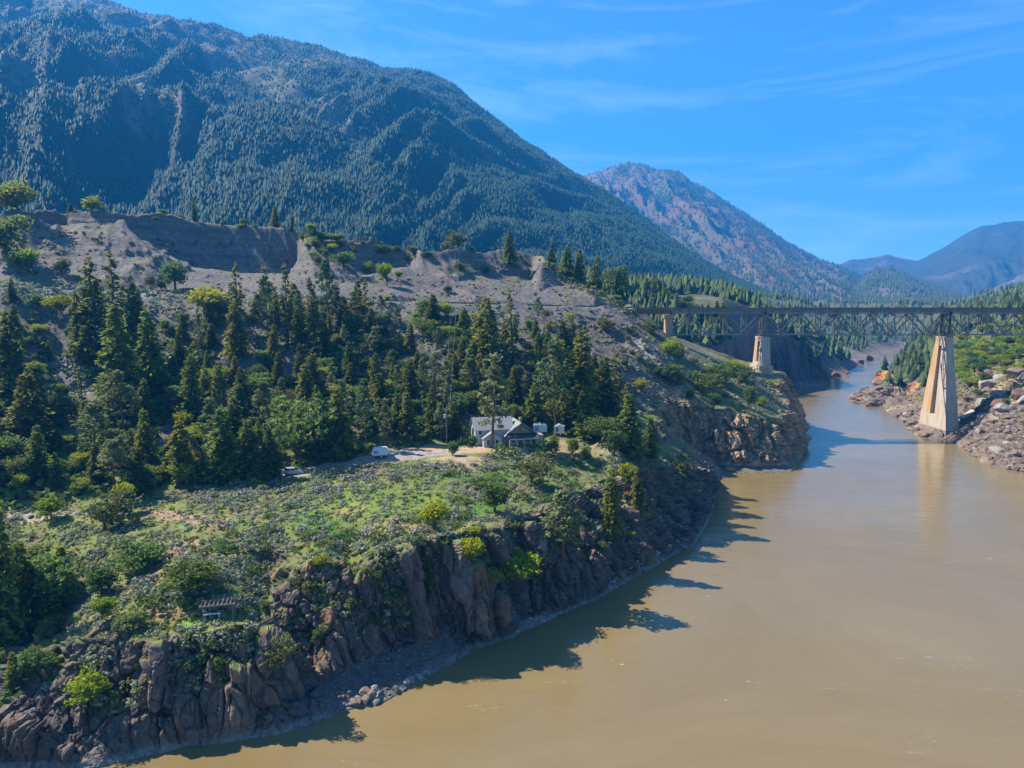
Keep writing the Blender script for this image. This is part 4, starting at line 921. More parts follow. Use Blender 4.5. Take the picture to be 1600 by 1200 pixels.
tree(136, 690, 572, 'spar', 'thin conifer beside the scree, left of the open pine', 0.8, var=0)
tree(100, 665, 597, 'olive', 'small green tree on the scree above the massive fir', 0.9)
tree(300, 665, 552, 'fir', 'sunlit fir on the left slope over the ravine', 1.0, var=1)
tree(345, 650, 562, 'fir', 'mid green fir right of the sunlit one', 1.2, var=3)
tree(216, 775, 697, 'fir', 'light green young fir at the back edge of the sage flat', 1.4, var=4)
tree(285, 752, 655, 'fir', 'yellowish fir standing behind the sage flat', 1.35, var=1)
tree(283, 760, 722, 'bright', 'yellow-green leafy tree at the foot of the yellowish fir', 1.2)
tree(320, 755, 700, 'fir', 'dark fir at the back edge of the sage flat', 1.2, var=0)
tree(352, 753, 632, 'fir', 'broad sunlit fir left of the parked car', 1.35, var=4)
tree(392, 750, 655, 'fir', 'broad fir right behind the sage flat, nearer the parked car', 1.3, var=1)
tree(425, 748, 662, 'fir', 'dark fir whose branches hang over the parked car', 1.2, var=4)
tree(400, 755, 742, 'brightb', 'bright green bush left of the parked car', 1.5)
tree(505, 715, 610, 'fir', 'pointed green fir between the car and the white trailer', 1.1, var=0)
tree(533, 716, 602, 'fir', 'tallest pointed fir between the car and the white trailer', 1.15, var=0)
tree(465, 722, 612, 'leaf', 'dense light green tree behind the car', 1.1)
tree(572, 704, 602, 'pine', 'bushy grey-green pine behind the white trailer', 1.15, var=1)
tree(600, 700, 622, 'pine', 'rounded grey-green pine right of the white trailer', 1.1, var=1)
tree(622, 680, 600, 'fir', 'yellow-green pointed fir above the parking area', 1.1, var=2)
tree(640, 690, 610, 'fir', 'green fir right of the yellow-green pointed one above the parking area', 1.2, var=0)
tree(676, 680, 588, 'fir', 'narrow bright fir left of the utility pole', 0.9, var=2)
tree(690, 690, 628, 'pine', 'pale pine at the utility pole', 1.3, var=1)
tree(712, 690, 640, 'fir', 'dark juniper between the utility pole and the house', 1.6, var=4)
tree(728, 695, 680, 'green', 'small green bush at the left corner of the house', 1.5)
tree(760, 590, 462, 'fir', 'tallest bushy fir above the house, behind the pine', 1.2, var=1)
tree(772, 600, 472, 'spar', 'dark conifer right of the tallest bushy fir', 1.2, var=1)
tree(802, 560, 450, 'spar', 'thin pointed conifer in front of the right scarp', 1.0, var=0)
tree(896, 560, 492, 'fir', 'brownish pointed conifer below the lime shrub', 1.0, var=3)
tree(868, 678, 530, 'pine', 'tall pine right of the two white trailers by the house', 1.1, var=2)
tree(912, 686, 600, 'fir', 'yellow-green fir with a bare lower trunk right of the trailers', 1.5, var=3)
tree(880, 650, 530, 'fir', 'blue-green fir behind the tall pine by the trailers', 1.2, var=1)
tree(905, 655, 510, 'fir', 'tall fir of the stand right of the trailers', 1.2, var=0)
tree(940, 652, 556, 'fir', 'broad fir at the right side of the trailer stand', 1.3, var=1)
tree(962, 650, 548, 'spar', 'thin half bare conifer at the right end of the stand', 1.3, var=1)
tree(985, 712, 612, 'fir', 'dark fir by the slope of brown rock, last of the stand', 1.3, var=4)
tree(1015, 715, 650, 'fir', 'dark fir at the cliff edge below the brown rock face', 1.3, var=4)
tree(960, 712, 668, 'leaf', 'pale leafy tree in front of the last dark firs', 1.2)
tree(988, 706, 690, 'brightb', 'lime bush at the foot of the last dark firs', 1.8)
tree(707, 712, 682, 'leaf', 'young leafy tree between the parking area and the house', 0.9)
tree(741, 696, 674, 'leaf', 'round green bush tree against the house front', 1.1)
tree(788, 712, 690, 'green', 'rounded green shrub in front of the porch', 1.2)
tree(830, 755, 700, 'olive', 'domed olive tree on the cliff edge below the house', 1.25, var=0)
tree(773, 800, 748, 'leaf', 'feathery grey-green tree on the slope below the house', 1.2)
tree(894, 712, 682, 'leaf', 'light green tree on the bench right of the yard', 1.1)
tree(918, 722, 696, 'leaf', 'bright small tree on the bench edge right of the yard', 1.1)
tree(868, 708, 678, 'leaf', 'leafy shrub tree at the right edge of the yard', 1.0)
tree(848, 712, 690, 'green', 'green shrub at the yard edge', 1.2)
# trees on the cliff
tree(881, 905, 765, 'pine', 'largest pine growing on the cliff, halfway down to the river', 1.35, var=2)
tree(952, 832, 730, 'fir', 'narrow tall fir clinging to the cliff right of the large cliff pine', 0.95, var=1)
tree(998, 805, 730, 'fir', 'light green fir rightmost on the dark cliff', 1.1, var=1)
tree(667, 928, 860, 'fir', 'small bright fir alone on the dark cliff face', 1.0, var=0)
tree(800, 912, 850, 'bright', 'broad yellow-green tree on the cliff face above the river', 1.25, var=2)
tree(735, 895, 838, 'bright', 'yellow-green tree left of the broad one on the cliff face', 1.1, var=1)
tree(768, 918, 885, 'bright', 'low lime shrub below the two yellow-green cliff trees', 1.2)
tree(845, 880, 812, 'olive', 'thin twiggy tree left of the largest cliff pine', 0.8)
tree(678, 828, 778, 'bright', 'yellow-green tree at the cliff brow left of the middle', 1.2, var=0)
tree(978, 765, 722, 'bright', 'lime tree at the cliff brow near the narrow fir', 0.9)
tree(1065, 745, 716, 'olive', 'olive shrub tree at the end of the near cliff', 1.3)
tree(430, 1045, 985, 'olive', 'pale twiggy tree hanging on the near cliff right of the rock tower', 1.1)
tree(415, 960, 930, 'leaf', 'leafy shrub in the cleft right of the lookout shelter', 1.0)
# near bushes at left
tree(165, 828, 762, 'olive', 'broad olive tree on the meadow edge by the track', 1.3, var=0)
tree(195, 800, 752, 'bright', 'yellow-green tree behind the broad olive one', 1.0, var=1)
tree(80, 812, 771, 'bright', 'round lone green tree on the dirt track', 1.2, var=0)
tree(207, 890, 842, 'leaf', 'leafy green thicket on the slope above the ravine', 1.6, var=2)
tree(160, 930, 870, 'leaf', 'bright green thicket beside the ravine', 1.2, var=1)
tree(160, 972, 932, 'bright', 'compact vivid green bush on the rib above the ravine', 1.2, var=1)
tree(310, 925, 868, 'leaf', 'dense dark green shrub thicket above the lookout shelter', 1.5, var=2)
tree(200, 1000, 955, 'olive', 'olive shrub at the cliff top left of the rock tower', 1.5, var=1)
tree(143, 1102, 1045, 'bright', 'yellow-green shrub hanging on the lowest rock rib', 1.2, var=0)
tree(76, 1050, 1015, 'leaf', 'small green shrub on the left rock rib', 1.3)
tree(292, 1052, 1030, 'green', 'pale shrub on the face of the rock tower', 1.0)
tree(5, 1010, 775, 'fir', 'huge near conifer cut by the left edge of the photo', 0.75, var=4)
tree(48, 985, 842, 'fir', 'large dark green conifer in the ravine near the left edge', 1.0, var=1)
tree(95, 960, 862, 'leaf', 'dark leafy tree in the ravine right of the large conifer', 1.1)

ANCH = [(178, 480, 'the tallest dark spruce'), (40, 560, 'the scree chute at far left'), (45, 640, 'the massive dark fir at far left'), (195, 640, 'the open grey-green pine'), (320, 470, 'the widest yellow-green tree'), (371, 460, 'the sharp topped spruce'),
 (420, 470, 'the grey-green pine by the scarp'), (515, 450, 'the tall pale pine'), (276, 425, 'the big pale tree on the ledge'), (352, 690, 'the broad sunlit fir'), (216, 735, 'the light green young fir'), (458, 735, 'the parked car'), (594, 708, 'the lone white camper'),
 (533, 660, 'the tallest fir above the drive'), (622, 640, 'the yellow-green pointed fir'), (698, 660, 'the utility pole'), (768, 620, 'the tall pine before the house'), (790, 665, 'the white house'), (868, 600, 'the tall pine by the trailers'), (843, 665, 'the blue ended trailer'),
 (697, 520, 'the vivid yellow shrub'), (666, 482, 'the round light tree by the rails'), (802, 500, 'the thin pointed conifer'), (985, 660, 'the last dark fir'), (80, 790, 'the round lone tree on the track'), (165, 795, 'the broad olive tree'), (343, 950, 'the lookout shelter'),
 (881, 835, 'the largest cliff pine'), (952, 780, 'the narrow cliff fir'), (667, 895, 'the small bright cliff fir'), (680, 800, 'the brow tree'), (800, 880, 'the broad yellow-green cliff tree'), (830, 730, 'the domed olive tree'), (773, 770, 'the feathery grey-green tree'),
 (742, 752, 'the bleached dead tree'), (1000, 600, 'the lone yellow-green tree'), (1042, 520, 'the bridge tower'), (1190, 560, 'the squat stone pier'), (1475, 600, 'the tall pier'), (1381, 588, 'the orange river rock'), (1518, 648, 'the concrete slab'), (1000, 485, 'the bridge end'),
 (903, 410, 'the tallest conifer behind the ridge'), (448, 345, 'the rim conifer clump'), (573, 375, 'the open shed'), (718, 375, 'the broad dark rim tree'), (575, 1090, 'the cliff foot'), (285, 808, 'the bare dirt patch'), (590, 780, 'the green meadow patch'), (700, 722, 'the end of the gravel'),
 (30, 900, 'the ravine conifer'), (207, 865, 'the leafy thicket'), (310, 895, 'the dark shrub thicket'), (1600, 540, 'the photo edge'), (1330, 626, 'the tip of the rock bar')]
def project(x, y, z):
    d = y*cp-(z-CAM_Z)*sp; return 800+F*x/d, 600-F*(y*sp+(z-CAM_Z)*cp)/d
USED = {}
def relabel(what, p, h=0, group=''):
    u, v = project(p[0], p[1], p[2]+h/2); first = None
    for a in sorted(ANCH, key=lambda q: (q[0]-u)**2+(q[1]-v)**2)[:7]:
        dx, dy = u-a[0], v-a[1]; d = math.hypot(dx, dy)
        side = ('right' if dx > 0 else 'left') if abs(dx) > 0.4*abs(dy) else ''; ver = ('below' if dy > 0 else 'above') if abs(dy) > 0.4*abs(dx) else ''
        w_ = 'close' if d < 28 else ('' if d < 75 else ('well' if d < 160 else 'far')); ph = ' and '.join(k for k in (ver, side+' of' if side else '') if k)
        lb = ' '.join(f"{what} {w_} {ph} {a[2]}".split()); first = first or lb
        if lb not in USED: USED[lb] = group; return lb
    return first if USED[first] == group else first+' among its like'
# --- stands whose members look alike ------------------------------------------------
def inside(u, v, P):
    k = False; n = len(P)
    for i in range(n):
        x1, y1 = P[i]; x2, y2 = P[(i+1) % n]
        if (y1 > v) != (y2 > v) and u < (x2-x1)*(v-y1)/(y2-y1)+x1: k = not k
    return k
CLEAR = [[(50, 485), (92, 492), (168, 650), (112, 650)], [(215, 462), (300, 462), (300, 500), (230, 520)], [(335, 510), (400, 540), (395, 590), (335, 580)], [(430, 545), (485, 560), (480, 600), (430, 585)], [(640, 500), (700, 590), (690, 610), (620, 520)], [(250, 660), (290, 665), (280, 720), (240, 700)]]
def stand(P, n, kinds, hr, sep, label, group, wid=(1.05, 1.65), dmax=None):
    us = [p[0] for p in P]; vs = [p[1] for p in P]; m = 0; tries = 0
    while m < n and tries < n*30:
        tries += 1; u = rnd.uniform(min(us), max(us)); v = rnd.uniform(min(vs), max(vs))
        if not inside(u, v, P) or any(inside(u, v, q) for q in CLEAR): continue
        p = hit(u, v)
        if p is None or p[2] < 0.8 or (dmax and p[1] > dmax): continue
        if any((p[0]-a)**2+(p[1]-b)**2 < (sep*(0.6+0.4*min(1, c/8)))**2 for a, b, c in PLACED): continue
        if abs(p[0]-HOUSE[0]) < 12 and abs(p[1]-HOUSE[1]) < 9: continue
        k = rnd.choice(kinds); lb = label[k] if isinstance(label, dict) else label
        h = rnd.uniform(*hr[k]) if isinstance(hr, dict) else rnd.uniform(*hr)
        lo_, hi_ = hr[k] if isinstance(hr, dict) else hr; q_ = (h-lo_)/(hi_-lo_); sz = 'small' if q_ < 0.33 else ('tall' if q_ > 0.72 else 'middling')
        what = {'fir': 'green conifer', 'spar': 'thin spruce', 'pine': 'grey-green pine', 'leaf': 'leafy tree', 'bright': 'yellow-green leafy tree', 'olive': 'olive shrub tree'}[k]
        gr_ = group if not isinstance(group, dict) else group[k]; lb = relabel(sz+' '+what, p, h, gr_)
        put(k, (p[0], p[1], p[2]-0.15), h, lb, group if not isinstance(group, dict) else group[k], rnd.uniform(*wid)); m += 1
    print('stand', label if isinstance(label, str) else list(label.values())[0], m)
HR = {'fir': (5.5, 13), 'spar': (8, 13), 'pine': (7, 13), 'leaf': (4, 7.5), 'bright': (3, 5.5), 'olive': (3, 6)}
def lab(where, gw):
    return ({'fir': f'dark green conifer {where}', 'spar': f'thin dark spruce {where}', 'pine': f'grey-green pine {where}', 'leaf': f'mid green leafy tree {where}',
             'bright': f'yellow-green leafy tree {where}', 'olive': f'dull olive shrub tree {where}'},
            {'fir': f'conifers {gw}', 'spar': f'spruces {gw}', 'pine': f'pines {gw}', 'leaf': f'leafy trees {gw}', 'bright': f'yellow-green trees {gw}', 'olive': f'olive trees {gw}'})
a, b = lab('in the thick wood on the left slope below the rail ledge', 'on the left slope')
stand([(-40, 600), (100, 640), (150, 610), (240, 570), (330, 560), (460, 560), (460, 640), (430, 738), (330, 752), (180, 772), (60, 770), (-40, 770)], 88, ['fir']*6+['spar', 'pine', 'pine', 'leaf', 'leaf', 'leaf', 'olive', 'olive', 'bright'], HR, 4.0, a, b)
stand([(-40, 600), (100, 640), (240, 570), (460, 560), (460, 640), (430, 738), (180, 772), (-40, 770)], 40, ['leaf', 'leaf', 'olive', 'bright', 'bright'], {'leaf': (2.5, 5), 'bright': (2, 4), 'olive': (2, 4)}, 2.2, a, b)
stand([(-40, 470), (90, 470), (110, 540), (60, 600), (-40, 600)], 10, ['olive', 'leaf', 'bright', 'fir'], {'fir': (5, 8), 'olive': (2, 4), 'leaf': (3, 5), 'bright': (2, 4)}, 5, a, b)
a, b = lab('in the wood between the parking area and the grey scarp', 'above the parking area')
stand([(460, 500), (560, 500), (660, 520), (700, 560), (700, 684), (640, 690), (590, 704), (520, 716), (460, 732)], 74, ['fir']*6+['pine', 'pine', 'leaf', 'leaf', 'leaf', 'olive', 'bright'], HR, 3.9, a, b)
stand([(460, 500), (660, 520), (700, 560), (700, 684), (590, 704), (460, 732)], 34, ['leaf', 'leaf', 'olive', 'bright'], {'leaf': (2.5, 5), 'bright': (2, 3.5), 'olive': (2, 4)}, 2.2, a, b)
stand([(330, 490), (560, 490), (700, 510), (850, 505), (900, 535), (560, 560), (420, 545)], 40, ['fir', 'fir', 'pine', 'leaf', 'bright'], {'fir': (7, 12), 'pine': (8, 12), 'leaf': (3, 6), 'bright': (2, 4)}, 3.5, a, b)
stand([(0, 460), (330, 480), (700, 490), (900, 520), (980, 640), (840, 670), (600, 690), (430, 735), (150, 775), (0, 780)], 44, ['bright', 'bright', 'leaf'], {'leaf': (3, 6), 'bright': (2.5, 5.5)}, 2.0, a, b, (1.1, 1.6))
stand([(110, 335), (470, 362), (700, 392), (860, 405), (985, 478), (960, 480), (800, 402), (560, 385), (300, 350)], 26, ['bright', 'bright', 'leaf'], {'leaf': (1.5, 3), 'bright': (1.5, 3)}, 2.0, a, {'bright': 'small rim shrubs', 'leaf': 'small rim shrubs'}, (1.2, 1.7))
a, b = lab('in the wood above the white house', 'above the house')
stand([(700, 540), (780, 530), (850, 545), (930, 570), (975, 620), (1000, 690), (960, 700), (880, 682), (840, 676), (700, 676)], 78, ['fir']*6+['pine', 'pine', 'leaf', 'leaf', 'olive'], HR, 3.7, a, b)
stand([(120, 470), (330, 480), (480, 495), (560, 480), (620, 470), (640, 520), (470, 540), (330, 550), (200, 560)], 22, ['fir', 'fir', 'olive', 'leaf', 'bright'], {'fir': (7, 11), 'olive': (2.5, 5), 'leaf': (3, 5), 'bright': (2.5, 4)}, 5, 'tree on the scree just below the rail ledge', 'trees just below the rail ledge')
stand([(470, 362), (560, 385), (640, 395), (680, 400), (660, 412), (580, 398), (500, 400), (510, 430), (470, 400)], 22, ['leaf', 'olive', 'bright'], {'olive': (2.5, 4.5), 'leaf': (3, 5), 'bright': (2.5, 4)}, 2.5, 'bushy green tree in the gully cut into the plateau rim', 'bushy trees in the rim gully', (1.1, 1.5))
a, b = lab('in the dark ravine at the near left', 'in the near left ravine')
stand([(-60, 830), (60, 860), (110, 920), (100, 980), (40, 1020), (-60, 1040)], 12, ['fir', 'fir', 'leaf', 'olive'], {'fir': (6, 9), 'leaf': (3.5, 6), 'olive': (3, 4.5)}, 3.0, a, b)
stand([(-60, 960), (40, 960), (95, 985), (70, 1050), (20, 1090), (-60, 1090)], 14, ['leaf', 'olive', 'fir'], {'fir': (4, 7), 'leaf': (2, 4), 'olive': (2, 3.5)}, 2.2, a, b)
stand([(-400, 520), (-50, 520), (-60, 1000), (-400, 980)], 34, ['fir', 'fir', 'pine', 'leaf', 'olive'], {'fir': (7, 13), 'pine': (8, 12), 'leaf': (4, 7), 'olive': (3, 5)}, 4.5, a, b)
# behind the bridge, on the left shore
a, b = lab('in the valley wood behind the left end of the bridge', 'in the valley behind the bridge')
stand([(880, 428), (980, 440), (1060, 470), (1150, 500), (1130, 520), (1010, 478), (930, 450)], 46, ['fir']*4+['leaf', 'leaf', 'pine'], HR, 5, a, b)
stand([(1060, 560), (1170, 590), (1215, 640), (1150, 640), (1040, 620), (1000, 560)], 16, ['olive', 'leaf', 'bright'], {'olive': (2, 3.6), 'leaf': (2.5, 5), 'bright': (2, 4)}, 3, 'shrub on the scrubby terrace below the bridge', 'shrubs on the terrace below the bridge', (1.1, 1.5))
stand([(930, 500), (1040, 520), (1060, 560), (1000, 600), (960, 560)], 12, ['olive', 'leaf'], {'olive': (1.4, 2.8), 'leaf': (1.6, 3)}, 3.5, 'low shrub on the stony slope under the bridge abutment', 'shrubs under the abutment', (1.2, 1.6))
# right bank
stand([(1490, 505), (1640, 500), (1660, 560), (1600, 560), (1560, 575), (1520, 600), (1500, 590)], 60, ['bright', 'bright', 'leaf'], {'leaf': (5, 8), 'bright': (5, 8)}, 3.2, 'bright green leafy tree in the grove behind the tall pier', 'grove on the right bank', (1.0, 1.4))
stand([(1492, 535), (1560, 525), (1640, 515), (1660, 590), (1570, 590), (1520, 612), (1500, 600)], 60, ['bright', 'bright', 'bright', 'leaf'], {'leaf': (3, 6), 'bright': (3, 6.5)}, 2.6, 'bright green leafy tree in the grove behind the tall pier', 'grove on the right bank', (1.3, 1.9))
stand([(430, 930), (530, 870), (800, 820), (960, 760), (1085, 745), (1085, 800), (920, 890), (700, 950), (480, 1010)], 30, ['olive', 'leaf', 'leaf', 'bright'], {'leaf': (1.4, 3), 'olive': (1.4, 3), 'bright': (1.2, 2.6)}, 2.5, 'shrub rooted in the dark cliff face', 'shrubs on the near cliff', (1.1, 1.6))

stand([(1506, 612), (1590, 620), (1580, 640), (1530, 650), (1508, 640)], 14, ['leaf', 'olive'], {'leaf': (2.5, 4.5), 'olive': (2, 4)}, 3.0, 'green shrub in the hollow right of the tall pier', 'shrubs right of the tall pier', (1.2, 1.6))
a, b = lab('on the right bank upstream of the tall pier', 'upstream of the tall pier')
stand([(1400, 560), (1440, 520), (1480, 500), (1470, 560), (1440, 590), (1410, 590)], 34, ['fir', 'fir', 'fir', 'olive'], {'fir': (9, 15), 'olive': (3, 5)}, 4.5, a, b)
stand([(1460, 486), (1500, 478), (1640, 470), (1640, 505), (1500, 508)], 34, ['fir', 'fir', 'leaf'], {'fir': (9, 14), 'leaf': (5, 8)}, 5, 'dark tree on the right hillside above the bright grove', 'trees above the bright grove')

# far valley timber: too small and too many to tell apart
VAL = []
m_ = 30000; aa_ = rng.uniform(-0.15, 0.80, m_); rr_ = np.exp(rng.uniform(math.log(335), math.log(1420), m_)); xx = np.sin(aa_)*rr_; yy = np.cos(aa_)*rr_; gz = ground_z(xx, yy)
dd = fbm(xx/45, yy/45, o=3); sl_ = np.abs(ground_z(xx*1.01, yy*1.01)-gz)/(rr_*0.01)
k = (gz > 6) & (sl_ < 0.9) & (dd > -0.28) & (np.hypot((xx-130)/38, (yy-432)/30) > 1) & (np.hypot((xx-105)/30, (yy-432)/14) > 1) & ~((xx > 205) & (yy < 500) & (xx > 0.62*yy))
k &= ((yy > 360) | (xx < 60)) & ~((xx < 45) & (yy < 640))
add_cones(xx[k][:9500], yy[k][:9500], gz[k][:9500]-0.3, 5, 12, (0.020, 0.038, 0.014), (0.075, 0.11, 0.03), VAL, 8, 0.31)
flush(VAL, 'valley_forest', M['far_forest'], kind='stuff')

# --- sagebrush and dry shrubs ---------------------------------------------------------
CARS = [hit(458, 741), hit(594, 715)]
def near_car(p): return any(abs(p[0]-c[0]) < 3.6 and -5.5 < p[1]-c[1] < 3 for c in CARS)
SAGE_P = [([(300, 765), (440, 745), (540, 730), (600, 722), (690, 725), (760, 715), (850, 715), (780, 735), (640, 752), (520, 782), (420, 805), (330, 800), (240, 790)], 170, ['sage', 'sage', 'sage', 'grey'], 1.25, 'grey-green sagebrush of the dense flat along the drive', 'sagebrush along the drive'),
 ([(340, 810), (500, 800), (530, 850), (420, 880), (340, 950), (250, 960), (200, 930), (250, 880), (330, 850)], 62, ['sage', 'sage', 'grey', 'green'], 1.6, 'rounded shrub on the near slope around the lookout shelter', 'shrubs around the lookout shelter'),
 ([(500, 850), (560, 830), (700, 800), (800, 790), (820, 840), (700, 850), (600, 870)], 50, ['sage', 'grey', 'grey', 'green'], 1.6, 'grey shrub along the brow of the near cliff', 'shrubs on the cliff brow'),
 ([(700, 740), (800, 740), (960, 712), (1080, 715), (1060, 745), (930, 750), (850, 790), (720, 790)], 52, ['sage', 'grey', 'green', 'oliveb'], 1.8, 'small shrub on the bench edge below the house', 'shrubs below the house')]
for P, n, kk, sp_, lb, gr in SAGE_P:
    us = [p[0] for p in P]; vs = [p[1] for p in P]; m = 0; tries = 0; loc = []
    while m < n and tries < 4000:
        tries += 1; u = rnd.uniform(min(us), max(us)); v = rnd.uniform(min(vs), max(vs))
        if not inside(u, v, P): continue
        p = hit(u, v)
        if p is None or any((p[0]-a)**2+(p[1]-b)**2 < (sp_*0.7)**2 for a, b in loc) or near_car(p): continue
        loc.append((p[0], p[1])); k = rnd.choice(kk); h = rnd.uniform(0.85, 1.75)*(0.85 if k in ('sage', 'grey') else 1.0)
        what = {'sage': 'silvery sagebrush', 'grey': 'grey twiggy shrub', 'green': 'low green shrub', 'oliveb': 'low olive shrub'}[k]
        put(k, (p[0], p[1], p[2]-0.1), h, relabel(('small ' if h < 1.0 else 'big ' if h > 1.4 else '')+what, p, h, gr), gr, rnd.uniform(1.0, 1.4)); m += 1
    print('sage', m)

def scatter(name, P, n, metas, mat, hr, rad=0.9, cards=7, tz=(0, 99), clump=0.0, size=0.5):
    """many small clumps joined in one object of ground cover"""
    V = []; T = []; us = [p[0] for p in P]; vs = [p[1] for p in P]; m = 0; tries = 0; R_ = np.random.RandomState(n)
    while m < n and tries < n*6:
        tries += 1; u = rnd.uniform(min(us), max(us)); v = rnd.uniform(min(vs), max(vs))
        if not inside(u, v, P) or (name == 'wood_undergrowth' and any(inside(u, v, q) for q in CLEAR)): continue
        p = hit(u, v)
        if p is None or not (tz[0] < p[2] < tz[1]): continue
        if clump and float(perlin(np.array(p[0]/6.), np.array(p[1]/6.))) < clump: continue
        if abs(p[0]-HOUSE[0]) < 9 and abs(p[1]-HOUSE[1]) < 7 or near_car(p): continue
        h = rnd.uniform(*hr); m += 1; t0 = rnd.uniform(0.2, 0.8)
        d = R_.normal(size=(cards, 3)); d[:, 2] = np.abs(d[:, 2]); d /= np.linalg.norm(d, axis=1)[:, None]
        c = np.array(p)+d*np.array([rad*h, rad*h, h*0.8])*R_.uniform(.4, 1, (cards, 1)); a = np.cross(d, R_.normal(size=(cards, 3))); a /= np.linalg.norm(a, axis=1)[:, None]+1e-9
        b = np.cross(d, a); a = a*h*size; b = b*h*size*0.75
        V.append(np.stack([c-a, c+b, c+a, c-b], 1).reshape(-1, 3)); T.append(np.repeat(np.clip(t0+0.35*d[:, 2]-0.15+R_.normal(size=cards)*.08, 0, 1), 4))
    V = np.concatenate(V); T = np.concatenate(T)
    tag(link(name, np_mesh(name, V, np.arange(len(V)).reshape(-1, 4), [M[mat]], False, tint=T)), kind='stuff'); print(name, m)
BENCH = [(-40, 800), (300, 765), (440, 745), (600, 718), (700, 726), (850, 712), (1060, 708), (1100, 738), (960, 745), (850, 790), (700, 835), (560, 870), (430, 900), (395, 972), (300, 990), (200, 1000), (120, 1000), (60, 900), (-40, 880)]
scatter('sagebrush_cover', BENCH, 2100, None, 'sage', (0.35, 0.9), clump=-0.15, cards=20, size=0.24)
scatter('dry_shrub_cover', BENCH, 600, None, 'greybush', (0.35, 0.8), clump=-0.1, cards=18, size=0.22)
scatter('grass', BENCH, 4200, None, 'tuft', (0.18, 0.42), cards=4, size=0.6)
scatter('green_undergrowth', BENCH, 700, None, 'leafy', (0.3, 0.9), clump=0.0, cards=14, size=0.32)
scatter('far_left_undergrowth', [(-400, 480), (-20, 480), (-40, 1050), (-400, 1000)], 900, None, 'leafy', (0.6, 2.0), clump=-0.2, cards=14, size=0.3)
scatter('ravine_greenery', [(-60, 900), (60, 900), (130, 960), (60, 1060), (0, 1110), (-60, 1110)], 420, None, 'leafy', (0.4, 1.2), cards=14, size=0.32)
scatter('brow_sage', [(90, 990), (300, 1000), (390, 965), (430, 900), (520, 850), (600, 845), (800, 790), (960, 735), (1090, 730), (1080, 750), (960, 775), (820, 850), (600, 900), (440, 960), (380, 1000), (150, 1040)], 330, None, 'sage', (0.4, 0.95), tz=(7, 18), cards=20, size=0.22)
scatter('cliff_plants', [(100, 980), (300, 1000), (420, 960), (520, 870), (800, 820), (960, 750), (1090, 740), (1090, 800), (900, 930), (700, 960), (480, 1040), (150, 1120), (60, 1100)], 560, None, 'sage', (0.35, 1.0), tz=(3.5, 17), clump=0.0, cards=20, size=0.22)
scatter('cliff_greenery', [(100, 980), (300, 1000), (420, 960), (520, 870), (800, 820), (960, 750), (1090, 740), (1090, 800), (900, 930), (700, 960), (480, 1040), (150, 1120), (60, 1100)], 480, None, 'leafy', (0.4, 1.2), tz=(4, 17), clump=0.0, cards=20, size=0.24)
scatter('slope_scrub', [(0, 440), (600, 470), (985, 485), (1100, 560), (1230, 600), (1240, 650), (1020, 640), (990, 690), (850, 540), (400, 560), (0, 640)], 2300, None, 'sage', (0.5, 1.5), clump=-0.1, size=0.45)
scatter('wood_undergrowth', [(-20, 520), (330, 520), (600, 530), (850, 540), (960, 600), (1000, 690), (840, 678), (700, 686), (440, 738), (150, 784), (-20, 800)], 1900, None, 'leafy', (0.8, 2.6), clump=-0.3, size=0.40, cards=10)
scatter('scarp_plants', [(60, 345), (480, 380), (860, 410), (985, 480), (600, 470), (0, 445)], 420, None, 'olive', (0.4, 1.2), clump=0.05)
scatter('ridge_grass', [(850, 405), (985, 482), (1000, 500), (960, 480), (880, 440)], 400, None, 'tuft', (0.5, 1.2))
scatter('right_bank_scrub', [(1420, 600), (1500, 520), (1640, 490), (1640, 640), (1540, 620), (1510, 620), (1440, 630), (1400, 620)], 1500, None, 'bright', (0.6, 1.7), tz=(5, 80), clump=0.0)
scatter('sage_row_under_rails', [(0, 440), (240, 455), (330, 462), (600, 474), (600, 482), (300, 472), (0, 456)], 260, None, 'sage', (0.6, 1.2))

